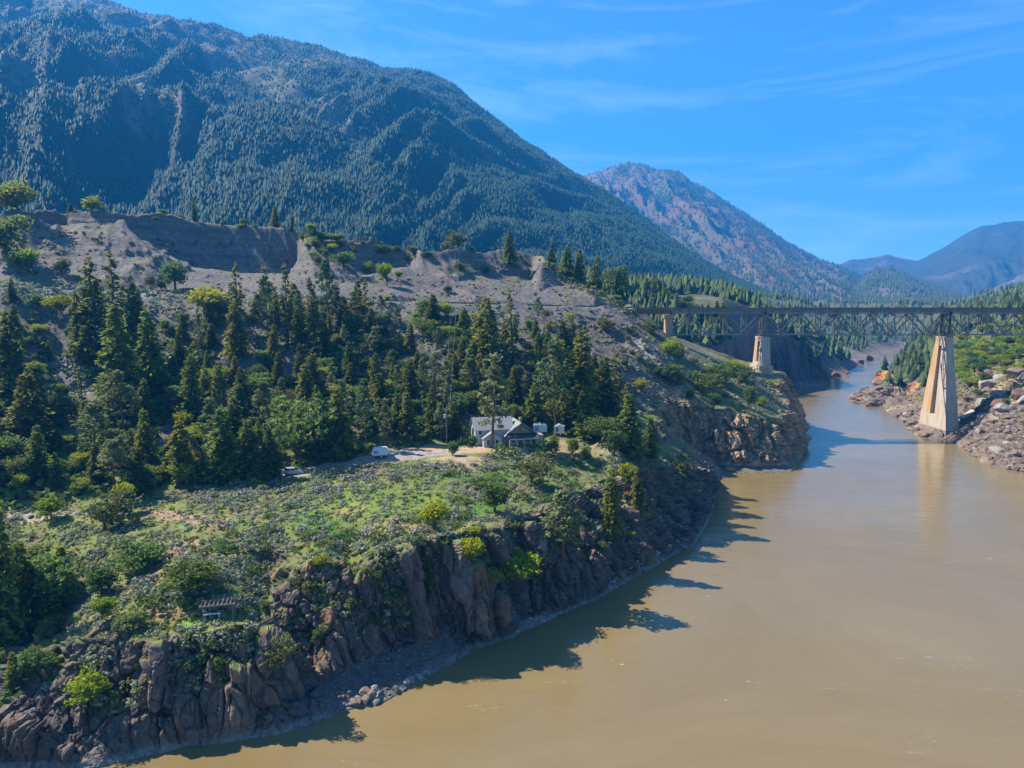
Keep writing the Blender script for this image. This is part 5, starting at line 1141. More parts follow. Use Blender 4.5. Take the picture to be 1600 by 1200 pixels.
# ------------------------------------------------------------------ railway bridge
M['steel'] = simple_mat('painted_steel', (0.18, 0.18, 0.17), 0.35, 0.8, 0.6, 0.4)
M['steel_dark'] = simple_mat('dark_steel', (0.06, 0.06, 0.062), 0.3, 1.0, 0.7)
M['timber'] = simple_mat('old_timber', (0.045, 0.038, 0.034), 0.4, 2.0, 0.95)
M['rust'] = simple_mat('rusty_steel', (0.22, 0.12, 0.07), 0.4, 1.2, 0.8)
def concrete(name, base, stain, lo, hi):
    m, n, b = base_mat(name, 0.9, 0.2); g = n.nodes.new('ShaderNodeTexCoord'); vec = g.outputs['Object']
    mp = n.nodes.new('ShaderNodeMapping'); mp.inputs['Scale'].default_value = (0.8, 0.8, 0.12); n.links.new(vec, mp.inputs['Vector'])
    t = noise_node(n, 0.9, 5, 0.65, mp.outputs['Vector']); r = n.nodes.new('ShaderNodeValToRGB')
    r.color_ramp.elements[0].position = lo; r.color_ramp.elements[1].position = hi; r.color_ramp.elements[0].color = (*base, 1); r.color_ramp.elements[1].color = (*stain, 1)
    n.links.new(t.outputs['Fac'], r.inputs['Fac'])
    w_ = n.nodes.new('ShaderNodeTexWave'); w_.bands_direction = 'Z'; w_.inputs['Scale'].default_value = 0.26; w_.inputs['Distortion'].default_value = 0.15
    wr = n.nodes.new('ShaderNodeMapRange'); wr.inputs['From Min'].default_value = 0.0; wr.inputs['From Max'].default_value = 0.12; wr.inputs['To Min'].default_value = 0.8; wr.inputs['To Max'].default_value = 1.0
    n.links.new(vec, w_.inputs['Vector']); n.links.new(w_.outputs['Fac'], wr.inputs['Value'])
    t2 = noise_node(n, 2.5, 5, 0.7, vec); m2 = n.nodes.new('ShaderNodeMapRange'); m2.inputs['To Min'].default_value = 0.7; m2.inputs['To Max'].default_value = 1.25; n.links.new(t2.outputs['Fac'], m2.inputs['Value'])
    mm = n.nodes.new('ShaderNodeMath'); mm.operation = 'MULTIPLY'; n.links.new(wr.outputs[0], mm.inputs[0]); n.links.new(m2.outputs[0], mm.inputs[1])
    sc = n.nodes.new('ShaderNodeVectorMath'); sc.operation = 'SCALE'; n.links.new(r.outputs['Color'], sc.inputs[0]); n.links.new(mm.outputs[0], sc.inputs['Scale']); n.links.new(sc.outputs[0], b.inputs['Base Color'])
    return m
M['concrete'] = concrete('pier_concrete', (0.40, 0.35, 0.29), (0.34, 0.22, 0.12), 0.45, 0.72)
M['concrete_orange'] = concrete('stained_concrete', (0.40, 0.33, 0.24), (0.40, 0.22, 0.085), 0.36, 0.66)
M['concrete_wet'] = concrete('tide_concrete', (0.20, 0.17, 0.14), (0.26, 0.22, 0.17), 0.4, 0.7)
BY = 281.0; DECK = 52.35; TOPC = 50.35; BOTC = 41.6
br = thing('railway_bridge', 'long steel deck truss railway bridge on tall stained concrete piers across the river', 'bridge', (48, BY, DECK))
def bp(mb, name, mat, parent=br):
    mb.v = [(x-48, y-BY, z-DECK) for x, y, z in mb.v]; return mb.build(name, mat, parent)
XE = 292.0
g = MB(); x = 46.0
while x < XE: g.box(x, BY-2.1, DECK-0.28, x+0.24, BY+2.1, DECK); x += 0.62
bp(g, 'ties', M['timber'])['kind'] = 'stuff'
for sy in (-0.75, 0.75): bp(MB().box(45, BY+sy-0.05, DECK+0.003, XE, BY+sy+0.05, DECK+0.17), 'rail', M['rust'])
for sy in (-2.0, 2.0): bp(MB().box(46, BY+sy-0.1, DECK+0.005, XE, BY+sy+0.1, DECK+0.2), 'guard_timber', M['timber'])
for sy in (-1.35, 1.35):
    gd = MB().box(48, BY+sy-0.05, DECK-2.3, 64, BY+sy+0.05, DECK-0.30).box(48, BY+sy-0.3, DECK-2.38, 64, BY+sy+0.3, DECK-2.303)
    x = 49.5
    while x < 64: gd.box(x, BY+sy-0.28, DECK-2.29, x+0.12, BY+sy+0.28, DECK-0.31); x += 1.9
    bp(gd, 'approach_girder', M['rust'])
for (x0, x1) in ((64.3, 102.6), (102.9, 177.7), (178.0, 252.6), (252.9, XE)):
    for sy in (-1.35, 1.35):
        gd = MB().box(x0, BY+sy-0.05, DECK-1.5, x1, BY+sy+0.05, DECK-0.30).box(x0, BY+sy-0.25, DECK-1.57, x1, BY+sy+0.25, DECK-1.503)
        x = x0+0.4
        while x < x1: gd.box(x, BY+sy-0.22, DECK-1.49, x+0.10, BY+sy+0.22, DECK-0.31); x += 1.87
        bp(gd, 'stringer', M['steel'])
def truss(x0, n, first_low, dx):
    xs = [x0+i*dx for i in range(n+1)]
    for sy in (-2.7, 2.7):
        y = BY+sy
        bp(MB().box(xs[0], y-0.3, TOPC-0.3, xs[-1], y+0.3, TOPC+0.3), 'top_chord', M['steel'])
        lo = 0 if first_low else 1
        bp(MB().box(xs[0 if first_low else 1]-0.2, y-0.22, BOTC-0.25, xs[-1 if first_low and n % 2 == 0 else -2]+0.2, y+0.22, BOTC+0.2), 'bottom_chord', M['steel'])
        for i in range(n):
            a_low = (i % 2 == 0) == first_low
            za, zb = (BOTC+0.25, TOPC-0.35) if a_low else (TOPC-0.35, BOTC+0.25)
            dg = MB()
            for o in (-0.2, 0.2): dg.bar((xs[i], y+o, za), (xs[i+1], y+o, zb), 0.46, 0.1)
            k = 10
            for j in range(1, k):
                t0, t1 = (j-0.4)/k, (j+0.4)/k
                A_ = Vector((xs[i], y, za)).lerp(Vector((xs[i+1], y, zb)), t0); B_ = Vector((xs[i], y, za)).lerp(Vector((xs[i+1], y, zb)), t1)
                dg.bar(A_+Vector((0, -.16, 0)), B_+Vector((0, .16, 0)), 0.05)
            bp(dg, 'diagonal', M['steel'])
        for i in range(n+1):
            bp(MB().bar((xs[i], y, BOTC+0.25), (xs[i], y, TOPC-0.35), 0.34, 0.34), 'vertical_post', M['steel'])
            zg = BOTC if ((i % 2 == 0) == first_low) else TOPC
            if sy < 0: bp(MB().box(xs[i]-0.55, y-0.34, zg-0.55, xs[i]+0.55, y-0.303, zg+0.5), 'gusset_plate', M['steel'])
    for i in range(n+1):
        bp(MB().box(xs[i]-0.28, BY-3.1, TOPC+0.31, xs[i]+0.28, BY+3.1, TOPC+0.42).box(xs[i]-0.5, BY-2.4, TOPC-0.65, xs[i]+0.5, BY+2.4, TOPC-0.31), 'floor_beam', M['steel_dark'])
        bp(MB().bar((xs[i], BY-2.6, BOTC+0.3), (xs[i], BY+2.6, TOPC-0.7), 0.14).bar((xs[i]+0.16, BY+2.6, BOTC+0.3), (xs[i]+0.16, BY-2.6, TOPC-0.7), 0.14).bar((xs[i], BY-2.6, BOTC+0.05), (xs[i], BY+2.6, BOTC+0.05), 0.18), 'sway_brace', M['steel'])
    for i in range(n):
        bp(MB().bar((xs[i], BY-2.6, BOTC), (xs[i+1], BY+2.6, BOTC), 0.12).bar((xs[i], BY+2.6, BOTC-0.13), (xs[i+1], BY-2.6, BOTC-0.13), 0.12), 'lateral_brace', M['steel'])
truss(65.0, 5, True, 7.5); truss(102.8, 10, False, 7.5); truss(177.8, 10, False, 7.5)
def pier(xc, zb, zt, hl0, hl1, ht0, ht1, slot0, slot1, bars, wet, corbel):
    def hl(z): t = (z-zb)/(zt-zb); return hl0+(hl1-hl0)*t
    def ht(z): t = (z-zb)/(zt-zb); return ht0+(ht1-ht0)*t
    def prism(z0, z1, f0, f1, kx=1.0, off=0.0):
        vs = []
        for z in (z0, z1):
            h_, t_ = hl(z), ht(z)*kx; ya, yb = BY+f0*h_, BY+f1*h_
            vs += [(xc-t_, ya, z), (xc+t_, ya, z), (xc+t_, yb, z), (xc-t_, yb, z)]
        return MB().add(vs, [(0,3,2,1),(4,5,6,7),(0,1,5,4),(1,2,6,5),(2,3,7,6),(3,0,4,7)])
    pr = bp(prism(zb, slot0, -1, 1), 'pier', M['concrete'])
    def sub(mb, nm, mat):
        mb.v = [(x-48, y-BY, z-DECK) for x, y, z in mb.v]; o = mb.build(nm, mat); o.parent = pr; return o
    sub(prism(slot0+0.002, zt-0.9, -1, -0.272), 'near_leg', M['concrete']); sub(prism(slot0+0.002, zt-0.9, 0.272, 1), 'far_leg', M['concrete_orange'])
    sub(prism(slot0+0.002, slot1, -0.27, 0.27, 0.35), 'web', M['concrete']); sub(prism(slot1+0.002, zt-0.9, -0.27, 0.27, 0.98), 'head', M['concrete'])
    for zz in bars: sub(prism(zz, zz+1.5, -0.337, 0.337, 0.9), 'crossbar', M['concrete_orange'])
    cap = MB(); h_, t_ = hl(zt), ht(zt); cap.box(xc-t_-0.15, BY-h_-0.2, zt-0.898, xc+t_+0.15, BY+h_+0.2, zt); sub(cap, 'cap', M['concrete'])
    for sy in (-2.7, 2.7): sub(MB().box(xc-0.7, BY+sy-0.5, zt+0.002, xc+0.7, BY+sy+0.5, BOTC-0.26), 'bearing', M['rust'])
    if wet:
        w2 = MB(); w2.v = []; z0, z1 = zb-1.2, zb+3.2; q = []
        for z in (z0, z1): h_, t_ = hl(z)+0.03, ht(z)+0.03; q += [(xc-t_, BY-h_, z), (xc+t_, BY-h_, z), (xc+t_, BY+h_, z), (xc-t_, BY+h_, z)]
        w2.add(q, [(0,1,5,4),(1,2,6,5),(2,3,7,6),(3,0,4,7),(4,5,6,7)]); sub(w2, 'stained_base', M['concrete_wet'])
    if corbel: sub(MB().box(xc-ht0-0.6, BY-hl0-0.6, zb-2.5, xc+ht0+0.6, BY+hl0+0.6, zb+2.2), 'plinth', M['concrete'])
    for sx in (-1, 1):
        st = MB().bar((xc+sx*0.9, BY-2.7, zt+0.1), (xc+sx*0.15, BY-2.7, TOPC-0.4), 0.16).bar((xc+sx*0.9, BY+2.7, zt+0.1), (xc+sx*0.15, BY+2.7, TOPC-0.4), 0.16); bp(st, 'end_post', M['rust'] if sx < 0 else M['steel'])
pier(177.8, 0.0, 40.7, 9.8, 3.3, 2.8, 1.35, 8.5, 37.0, (), True, False)
pier(103.0, 27.0, 40.7, 5.6, 3.9, 1.9, 1.5, 30.5, 38.8, (), False, True)
pier(252.8, 15.0, 40.7, 7.5, 4.2, 2.4, 1.6, 19.0, 37.0, (), False, False)
gz_ = float(ground_z(np.array(63.6), np.array(BY)))
tw = MB().box(62.9, BY-2.9, gz_-2, 64.9, BY+2.9, 48.2).box(62.6, BY-3.2, 48.203, 65.2, BY+3.2, 49.6); bp(tw, 'abutment_tower', M['concrete_orange'])
bp(MB().box(40, BY-3.5, 44, 47.9, BY+3.5, DECK-0.3), 'abutment', M['concrete'])

# railway along the ledge
M['ballast'] = simple_mat('ballast', (0.16, 0.15, 0.145), 0.35, 3.0, 0.95, bump=0.05)
rt = thing('railway_track', 'single railway track running along the ledge of the grey scarp to the bridge', 'railway', LEDGE[-1])
L3 = [Vector(p) for p in LEDGE[1:]]+[Vector((46, BY, DECK-0.25))]
def track(off, zo, wd, hh, nm, mat):
    vs, fs = [], []
    for i, p in enumerate(L3):
        d = (L3[min(i+1, len(L3)-1)]-L3[max(i-1, 0)]); n_ = Vector((-d.y, d.x, 0)).normalized(); k_ = 1.0
        for o, z in ((-wd, -1.0), (-wd*0.7, hh), (wd*0.7, hh), (wd, -1.0)): q = p+n_*(off+o)-rt.location; vs.append((q.x, q.y, q.z+zo+z if z > -1 else q.z+zo-0.9))
    for i in range(len(L3)-1):
        for j in range(3): a_ = i*4+j; fs.append((a_, a_+1, a_+5, a_+4))
    MB().add(vs, fs).build(nm, mat, rt)
track(0, 0.1, 2.3, 0.35, 'ballast', M['ballast'])
for o in (-0.75, 0.75): track(o, 0.5, 0.08, 0.15, 'rail', M['rust'])

# ------------------------------------------------------------------ house, trailers, car
M['white_wall'] = simple_mat('white_boards', (0.42, 0.43, 0.43), 0.08, 1.2, 0.7)
M['cream'] = simple_mat('cream_wall', (0.50, 0.42, 0.27), 0.15, 1.2, 0.8)
M['tan'] = simple_mat('tan_gable', (0.36, 0.25, 0.13), 0.2, 1.5, 0.8)
M['roof'] = simple_mat('pale_metal_roof', (0.27, 0.28, 0.29), 0.10, 0.5, 0.45, 0.5)
M['dark_roof'] = simple_mat('dark_porch_roof', (0.05, 0.06, 0.065), 0.2, 1.0, 0.6)
M['glass'] = simple_mat('dark_glass', (0.03, 0.04, 0.05), 0.2, 1.0, 0.08, 0.8)
M['blue_glass'] = simple_mat('blue_panel', (0.16, 0.30, 0.45), 0.1, 1.0, 0.2, 0.6)
M['wood'] = simple_mat('weathered_wood', (0.24, 0.20, 0.17), 0.35, 2.0, 0.9, streak=True)
M['paint_white'] = simple_mat('white_paint', (0.60, 0.61, 0.63), 0.05, 1.0, 0.35, 0.5)
M['silver'] = simple_mat('silver_paint', (0.55, 0.57, 0.60), 0.04, 1.0, 0.22, 0.6, 0.3)
M['tyre'] = simple_mat('tyre', (0.02, 0.02, 0.02), 0.2, 4, 0.9)
M['rim'] = simple_mat('wheel_rim', (0.45, 0.45, 0.46), 0.1, 3, 0.3, 0.6, 0.7)
hx, hy, hz = HOUSE
ho = thing('house', 'white house with pale metal roofs and a tan front gable on the river bench', 'house', (hx+0.2, hy+0.6, hz-0.1), math.radians(13), None, (0.88, 0.88, 0.84))
def gable_roof(x0, x1, y0, y1, ze, zr, axis, nm='roof', mat=None, ov=0.5, th=0.14, xr=None):
    """axis 'x': ridge along x at the middle of y; 'y': ridge along y at x = xr"""
    mb = MB()
    if axis == 'x':
        ym = (y0+y1)/2; sl_ = (zr-ze)/(ym-y0)
        for ya, za in ((y0-ov, ze-ov*sl_), (y1+ov, ze-ov*sl_)):
            a_, b_ = (x0-ov, ya), (x1+ov, ya)
            mb.add([(x0-ov, ya, za), (x1+ov, ya, za), (x1+ov, ym, zr), (x0-ov, ym, zr), (x0-ov, ya, za+th), (x1+ov, ya, za+th), (x1+ov, ym, zr+th), (x0-ov, ym, zr+th)], [(0,3,2,1),(4,5,6,7),(0,1,5,4),(1,2,6,5),(2,3,7,6),(3,0,4,7)])
            xx_ = x0-ov
            while xx_ < x1+ov: mb.bar((xx_, ya, za+th+.02), (xx_, ym, zr+th+.02), 0.05); xx_ += 0.8
    else:
        xm = xr if xr is not None else (x0+x1)/2
        for xa, w__ in ((x0-ov, xm-x0), (x1+ov, x1-xm)):
            za = ze-ov*(zr-ze)/w__
            mb.add([(xa, y0-ov, za), (xa, y1+ov, za), (xm, y1+ov, zr), (xm, y0-ov, zr), (xa, y0-ov, za+th), (xa, y1+ov, za+th), (xm, y1+ov, zr+th), (xm, y0-ov, zr+th)], [(0,3,2,1),(4,5,6,7),(0,1,5,4),(1,2,6,5),(2,3,7,6),(3,0,4,7)])
            yy_ = y0-ov
            while yy_ < y1+ov: mb.bar((xa, yy_, za+th+.02), (xm, yy_, zr+th+.02), 0.05); yy_ += 0.8
    return mb.build(nm, mat or M['roof'], ho)
def wall_gable(x0, x1, y, z0, ze, zr, th, mat, xm=None):
    xm = (x0+x1)/2 if xm is None else xm
    return MB().add([(x0, y, z0), (x1, y, z0), (x1, y, ze), (xm, y, zr), (x0, y, ze), (x0, y+th, z0), (x1, y+th, z0), (x1, y+th, ze), (xm, y+th, zr), (x0, y+th, ze)],
        [(0,1,2,3,4), (9,8,7,6,5), (0,5,6,1), (1,6,7,2), (2,7,8,3), (3,8,9,4), (4,9,5,0)]).build('wall', mat, ho)
def window(x, z, wd, hh, y, parent=ho, side='y', n=1, mat='glass'):
    f = MB(); t = 0.09
    if side == 'y':
        f.box(x-wd/2, y-0.05, z, x+wd/2, y+0.02, z+t).box(x-wd/2, y-0.05, z+hh-t, x+wd/2, y+0.02, z+hh).box(x-wd/2, y-0.05, z+t, x-wd/2+t, y+0.02, z+hh-t).box(x+wd/2-t, y-0.05, z+t, x+wd/2, y+0.02, z+hh-t)
        w_ = f.build('window', M['paint_white'], parent); MB().box(x-wd/2+t, y-0.02, z+t, x+wd/2-t, y+0.0, z+hh-t).build('pane', M[mat], w_)
    else:
        f.box(y-0.05, x-wd/2, z, y+0.02, x+wd/2, z+t).box(y-0.05, x-wd/2, z+hh-t, y+0.02, x+wd/2, z+hh).box(y-0.05, x-wd/2, z+t, y+0.02, x-wd/2+t, z+hh-t).box(y-0.05, x+wd/2-t, z+t, y+0.02, x+wd/2, z+hh-t)
        w_ = f.build('window', M['paint_white'], parent); MB().box(y-0.02, x-wd/2+t, z+t, y+0.0, x+wd/2-t, z+hh-t).build('pane', M[mat], w_)
# two storey wing on the left
MB().box(-8, -3.2, -1.5, 1.2, 3.6, 4.9).build('wall', M['white_wall'], ho)
for xx_ in (-8.001, 1.05):
    MB().add([(xx_, -3.2, 4.902), (xx_, 3.6, 4.902), (xx_, 0.2, 7.6), (xx_+0.15, -3.2, 4.902), (xx_+0.15, 3.6, 4.902), (xx_+0.15, 0.2, 7.6)], [(0,2,1), (3,4,5), (0,3,5,2), (2,5,4,1), (1,4,3,0)]).build('gable', M['white_wall'], ho)
gable_roof(-8, 2.4, -3.2, 3.6, 4.9, 7.7, 'x')
window(-1.0, 3.0, 1.2, 1.5, -8.03, side='x'); window(1.8, 3.0, 0.9, 1.5, -8.03, side='x'); window(-6.6, 3.1, 1.0, 1.4, -3.23)
# white gabled bay in front of the wing, three tall windows
MB().box(-6.2, -6.0, -1.5, -1.2, -3.22, 2.7).build('wall', M['white_wall'], ho); wall_gable(-6.2, -1.2, -6.0, 2.702, 2.703, 4.3, 0.15, M['white_wall'])
gable_roof(-6.2, -1.2, -6.0, -3.4, 2.7, 4.35, 'y', ov=0.4)
for xx_ in (-4.9, -3.7, -2.5): window(xx_, 0.5, 0.95, 1.8, -6.03)
# main block with the front gable and long right slope
MB().box(1.22, -4.6, -1.5, 7.6, 4.6, 3.4).build('wall', M['cream'], ho)
wall_gable(0.9, 8.3, -4.75, 3.402, 3.42, 6.3, 0.14, M['tan'], 4.4); wall_gable(0.9, 8.3, 4.6, 3.402, 3.42, 6.3, 0.14, M['tan'], 4.4)
gable_roof(0.2, 9.2, -5.2, 4.6, 3.2, 6.6, 'y', xr=4.4)
MB().box(4.0, -4.93, 3.9, 4.8, -4.77, 5.0).build('vent', M['wood'], ho)
MB().add([(0.3, -8.2, 2.5), (8.9, -8.2, 2.5), (8.9, -4.78, 3.5), (0.3, -4.78, 3.5), (0.3, -8.2, 2.64), (8.9, -8.2, 2.64), (8.9, -4.78, 3.64), (0.3, -4.78, 3.64)], [(0,3,2,1),(4,5,6,7),(0,1,5,4),(1,2,6,5),(2,3,7,6),(3,0,4,7)]).build('porch_roof', M['dark_roof'], ho)
MB().box(0.3, -8.26, 2.32, 8.9, -8.205, 2.66).build('fascia', M['cream'], ho)
for xx_ in (0.6, 2.7, 4.7, 6.7, 8.6): MB().box(xx_-0.11, -8.1, -1.2, xx_+0.11, -7.88, 2.48).build('porch_post', M['cream'], ho)
MB().box(0.2, -8.3, -1.5, 9.0, -4.62, 0.02).build('porch_floor', M['wood'], ho)
for xx_ in (2.3, 6.3): window(xx_, 0.9, 1.3, 1.3, -4.63)
MB().box(4.0, -4.66, 0.03, 4.95, -4.605, 2.1).build('door', M['wood'], ho)
MB().box(4.9, -1.4, 5.6, 5.6, -0.7, 7.6).build('chimney', M['tan'], ho)
MB().box(9.3, -2.0, -1.2, 11.6, 1.2, 2.1).build('lean_to', M['cream'], ho); MB().box(9.15, -2.2, 2.102, 11.8, 1.4, 2.24).build('lean_to_roof', M['roof'], ho)

def wheel(parent, x, y, r=0.34, wd=0.22):
    t = MB(); n = 16
    vs = []; 
    for yy_, rr_ in ((y-wd/2, r*0.93), (y-wd/2+0.04, r), (y+wd/2-0.04, r), (y+wd/2, r*0.93)): vs += [(x+math.cos(2*math.pi*k/n)*rr_, yy_, r+math.sin(2*math.pi*k/n)*rr_) for k in range(n)]
    fs = [(i*n+k, i*n+(k+1) % n, (i+1)*n+(k+1) % n, (i+1)*n+k) for i in range(3) for k in range(n)]+[tuple(range(n))[::-1], tuple(range(3*n, 4*n))]
    w_ = t.add(vs, fs).build('wheel', M['tyre'], parent); s_ = 1 if y > 0 else -1
    MB().tube([(x, y+s_*(wd/2-0.02), r), (x, y+s_*(wd/2+0.015), r)], r*0.6, 12).build('rim', M['rim'], w_)
def car(u, v, rz):
    p = hit(u, v); c = thing('parked_car', 'silver white hatchback car parked under the firs at the end of the drive', 'car', (p[0], p[1], p[2]-0.02), rz)
    prof = [(-2.2, 0.35), (-2.25, 0.62), (-2.1, 0.86), (-1.2, 0.98), (-0.35, 1.02), (1.9, 1.03), (2.12, 0.95), (2.2, 0.6), (2.15, 0.33)]
    vs = []; n = len(prof)
    for y, k in ((-0.86, 0.0), (-0.90, 1.0), (0.90, 1.0), (0.86, 0.0)): vs += [(x*(1 if k else 0.985), y, z if k else z*0.97+0.02) for x, z in prof]
    fs = [(i*n+j, (i+1)*n+j, (i+1)*n+(j+1) % n, i*n+(j+1) % n) for i in range(3) for j in range(n)]+[tuple(range(n)), tuple(range(3*n, 4*n))[::-1]]
    MB().add(vs, fs).build('body', M['silver'], c)
    cab = [(-1.15, 0.98), (-0.35, 1.42), (1.45, 1.45), (2.0, 1.0)]
    vs = [(x, s_*(0.80 if z < 1.1 else 0.64), z) for s_ in (-1, 1) for x, z in cab]
    MB().add(vs, [(0, 1, 2, 3), (7, 6, 5, 4), (0, 4, 5, 1), (2, 6, 7, 3)]).build('windows', M['glass'], c)
    MB().box(-0.38, -0.62, 1.425, 1.5, 0.62, 1.49).build('roof', M['silver'], c)
    for s_ in (-1, 1):
        MB().bar((-1.13, s_*0.81, 0.99), (-0.36, s_*0.65, 1.44), 0.06).bar((1.47, s_*0.65, 1.45), (2.0, s_*0.81, 1.01), 0.08).bar((0.5, s_*0.81, 1.0), (0.5, s_*0.66, 1.45), 0.07).build('pillars', M['silver'], c)
        MB().box(-2.27, s_*0.66-0.17, 0.62, -2.19, s_*0.66+0.17, 0.78).build('headlight', M['paint_white'], c)
        MB().box(2.14, s_*0.66-0.14, 0.72, 2.22, s_*0.66+0.14, 0.9).build('tail_light', M['rust'], c)
        MB().box(-0.75, s_*0.95-0.08, 0.98, -0.6, s_*0.95+0.08, 1.1).build('mirror', M['silver'], c)
        for x in (-1.4, 1.35): wheel(c, x, s_*0.84)
car(458, 741, math.radians(193))
def trailer(u, v, ln, wd, hh, rz, label, panel='blue_glass', Yd=None, flat=False):
    p = hit(u, v); c = thing('camper_trailer', label, 'trailer', (p[0], p[1], p[2]-0.05), rz)
    l = ln/2; z0 = 0.55; prof = [(-l+0.1, z0), (-l, z0+0.5), (-l+0.05, hh-0.35), (-l+0.35, hh), (l-0.25, hh), (l, hh-0.2), (l, z0+0.3), (l-0.15, z0)]
    if flat: prof = [(-l, z0), (-l, hh-0.15), (0, hh+0.25), (l, hh-0.15), (l, z0)]
    n = len(prof); vs = [(x, y, z) for y in (-wd/2, wd/2) for x, z in prof]
    MB().add(vs, [tuple(range(n)), tuple(range(n, 2*n))[::-1]]+[(j, j+n, (j+1) % n+n, (j+1) % n) for j in range(n)]).build('body', M['paint_white'], c)
    MB().box(-l+0.35, -wd/2-0.03, z0+0.55, -l+0.35+ln*0.28, -wd/2-0.003, hh-0.45).build('window', M[panel], c)
    MB().box(l-ln*0.30, -wd/2-0.03, z0+0.15, l-ln*0.30+0.7, -wd/2-0.003, hh-0.3).build('door', M['paint_white'], c)
    MB().box(-l-0.03, -wd/2+0.3, z0+0.75, -l-0.003, wd/2-0.3, hh-0.5).build('window', M[panel], c)
    MB().box(-l+0.2, -wd/2-0.02, z0-0.02, l-0.2, -wd/2-0.004, z0+0.12).build('skirt', M['steel_dark'], c)
    MB().box(-0.5, -0.35, hh+0.003 if not flat else hh-0.1, 0.2, 0.35, hh+0.22 if not flat else hh+0.4).build('roof_vent', M['paint_white'], c)
    MB().bar((-l, 0, z0-0.05), (-l-1.1, 0, z0-0.15), 0.1).bar((-l-1.0, 0, z0-0.15), (-l-1.0, 0, 0.0), 0.07).build('hitch', M['steel_dark'], c)
    for s_ in (-1, 1): wheel(c, 0.3, s_*(wd/2-0.15), 0.33)
trailer(594, 715, 3.5, 2.0, 2.3, math.radians(12), 'small white camper trailer parked alone at the edge of the gravel parking area')
trailer(843, 678, 3.5, 2.2, 2.7, math.radians(8), 'white trailer with a blue end right behind the house')
trailer(874, 680, 2.6, 2.0, 2.7, math.radians(-6), 'narrow white trailer with a ridged roof between two pine trunks', 'steel', flat=True)

# utility poles and wires
def pole(u, v, hgt, label, Yd=None):
    p = hit(u, v)
    if Yd: x, y, _ = PYZ(u, Yd, 60); p = (x, y, float(ground_z(np.array(x), np.array(y))))
    c = thing('utility_pole', label, 'pole', (p[0], p[1], p[2]-0.5))
    MB().tube([(0, 0, 0), (0, 0, hgt)], [0.16, 0.10], 8).build('post', M['wood'], c)
    MB().box(-0.9, -0.06, hgt-0.6, 0.9, 0.06, hgt-0.45).build('crossarm', M['wood'], c)
    for s_ in (-0.8, 0.0, 0.8): MB().tube([(s_, 0, hgt-0.45), (s_, 0, hgt-0.25)], 0.05, 6).build('insulator', M['paint_white'], c)
    return p, hgt, c
M['bleached0'] = simple_mat('bare_wire', (0.45, 0.45, 0.45), 0.05, 1, 0.5)
p0, h0, c0 = pole(698, 694, 9.6, 'wooden utility pole with a pale transformer between the parking area and the house')
MB().tube([(-0.38, -0.1, h0-2.6), (-0.38, -0.1, h0-1.7)], 0.25, 10).build('transformer', M['paint_white'], c0)
p1, h1, c1 = pole(716, 390, 8.5, 'utility pole on the plateau rim where the power line comes over', 316)
for k, s_ in enumerate((-0.8, 0.8)):
    a_ = Vector((p0[0]+s_, p0[1], p0[2]-0.5+h0-0.25)); b_ = Vector((p1[0]+s_, p1[1], p1[2]-0.5+h1-0.25)); pts_ = []
    for i in range(17): t = i/16; q = a_.lerp(b_, t); q.z -= 4*3.5*t*(1-t); pts_.append(q)
    o = MB().tube(pts_, 0.014, 4).build('power_wire', M['bleached0'])
    tag(o, ['left', 'right'][k]+' wire of the power line climbing from the house pole to the plateau', 'wire', 'wires of the power line')

# lookout shelter, bench and things on the near slope
M['old_slat'] = simple_mat('grey_slat', (0.075, 0.068, 0.062), 0.3, 2, 0.9)
p = hit(343, 968); sh = thing('lookout_shelter', 'weathered grey timber shelter frame with a slatted roof at the cliff top', 'shelter', (p[0], p[1], p[2]-0.2), math.radians(14))
for x, y in ((-1.9, -0.9), (1.9, -0.9), (-1.9, 0.9), (1.9, 0.9)): MB().box(x-0.07, y-0.07, -0.3, x+0.07, y+0.07, 2.5).build('post', M['wood'], sh)
for y in (-0.9, 0.9): MB().box(-2.3, y-0.05, 2.502, 2.3, y+0.05, 2.68).build('beam', M['wood'], sh)
for k in range(9): MB().box(-2.3+k*0.54, -1.3, 2.685, -2.3+k*0.54+0.2, 1.3, 2.73).build('slat', M['old_slat'], sh)
q = hit(336, 960); bn_ = thing('bench', 'white painted plank bench in front of the lookout shelter', 'bench', (q[0], q[1]-0.9, q[2]), math.radians(12))
MB().box(-1.1, -0.2, 0.42, 1.1, 0.2, 0.48).build('seat', M['paint_white'], bn_)
for x in (-0.9, 0.9): MB().box(x-0.05, -0.15, -0.3, x+0.05, 0.15, 0.418).build('leg', M['paint_white'], bn_)
def log(u, v, ln, rz, tilt, label, rad=0.12, mat='wood', zo=0.15):
    p = hit(u, v)
    if p is None: return
    pts_ = [(-ln/2, 0, 0), (-ln*0.15, 0.1, ln*0.05*tilt), (ln*0.2, -0.05, ln*0.2*tilt), (ln/2, 0.1, ln*0.45*tilt)]
    m = MB().tube(pts_, [rad, rad*0.9, rad*0.6, rad*0.25], 6).tube([(0, 0, ln*0.1*tilt), (ln*0.15, 0.4, ln*0.3*tilt+0.3)], [rad*0.5, rad*0.15], 5).tube([(ln*.2, 0, ln*0.2*tilt), (ln*0.3, -0.4, ln*0.35*tilt+0.2)], [rad*0.4, rad*0.1], 5)
    o = m.build('fallen_log', M[mat], None, True, (p[0], p[1], p[2]+zo)); o.rotation_euler = (0, 0, rz); tag(o, label, 'log')
M['bleached'] = simple_mat('bleached_wood', (0.42, 0.39, 0.35), 0.2, 3, 0.9)
log(742, 755, 5.5, 0.9, 0.6, 'bleached dead tree lying on the green slope below the house', 0.14, 'bleached')
log(845, 848, 5, -0.7, 0.2, 'grey dead trunk lying on the cliff left of the large cliff pine', 0.12, 'wood')
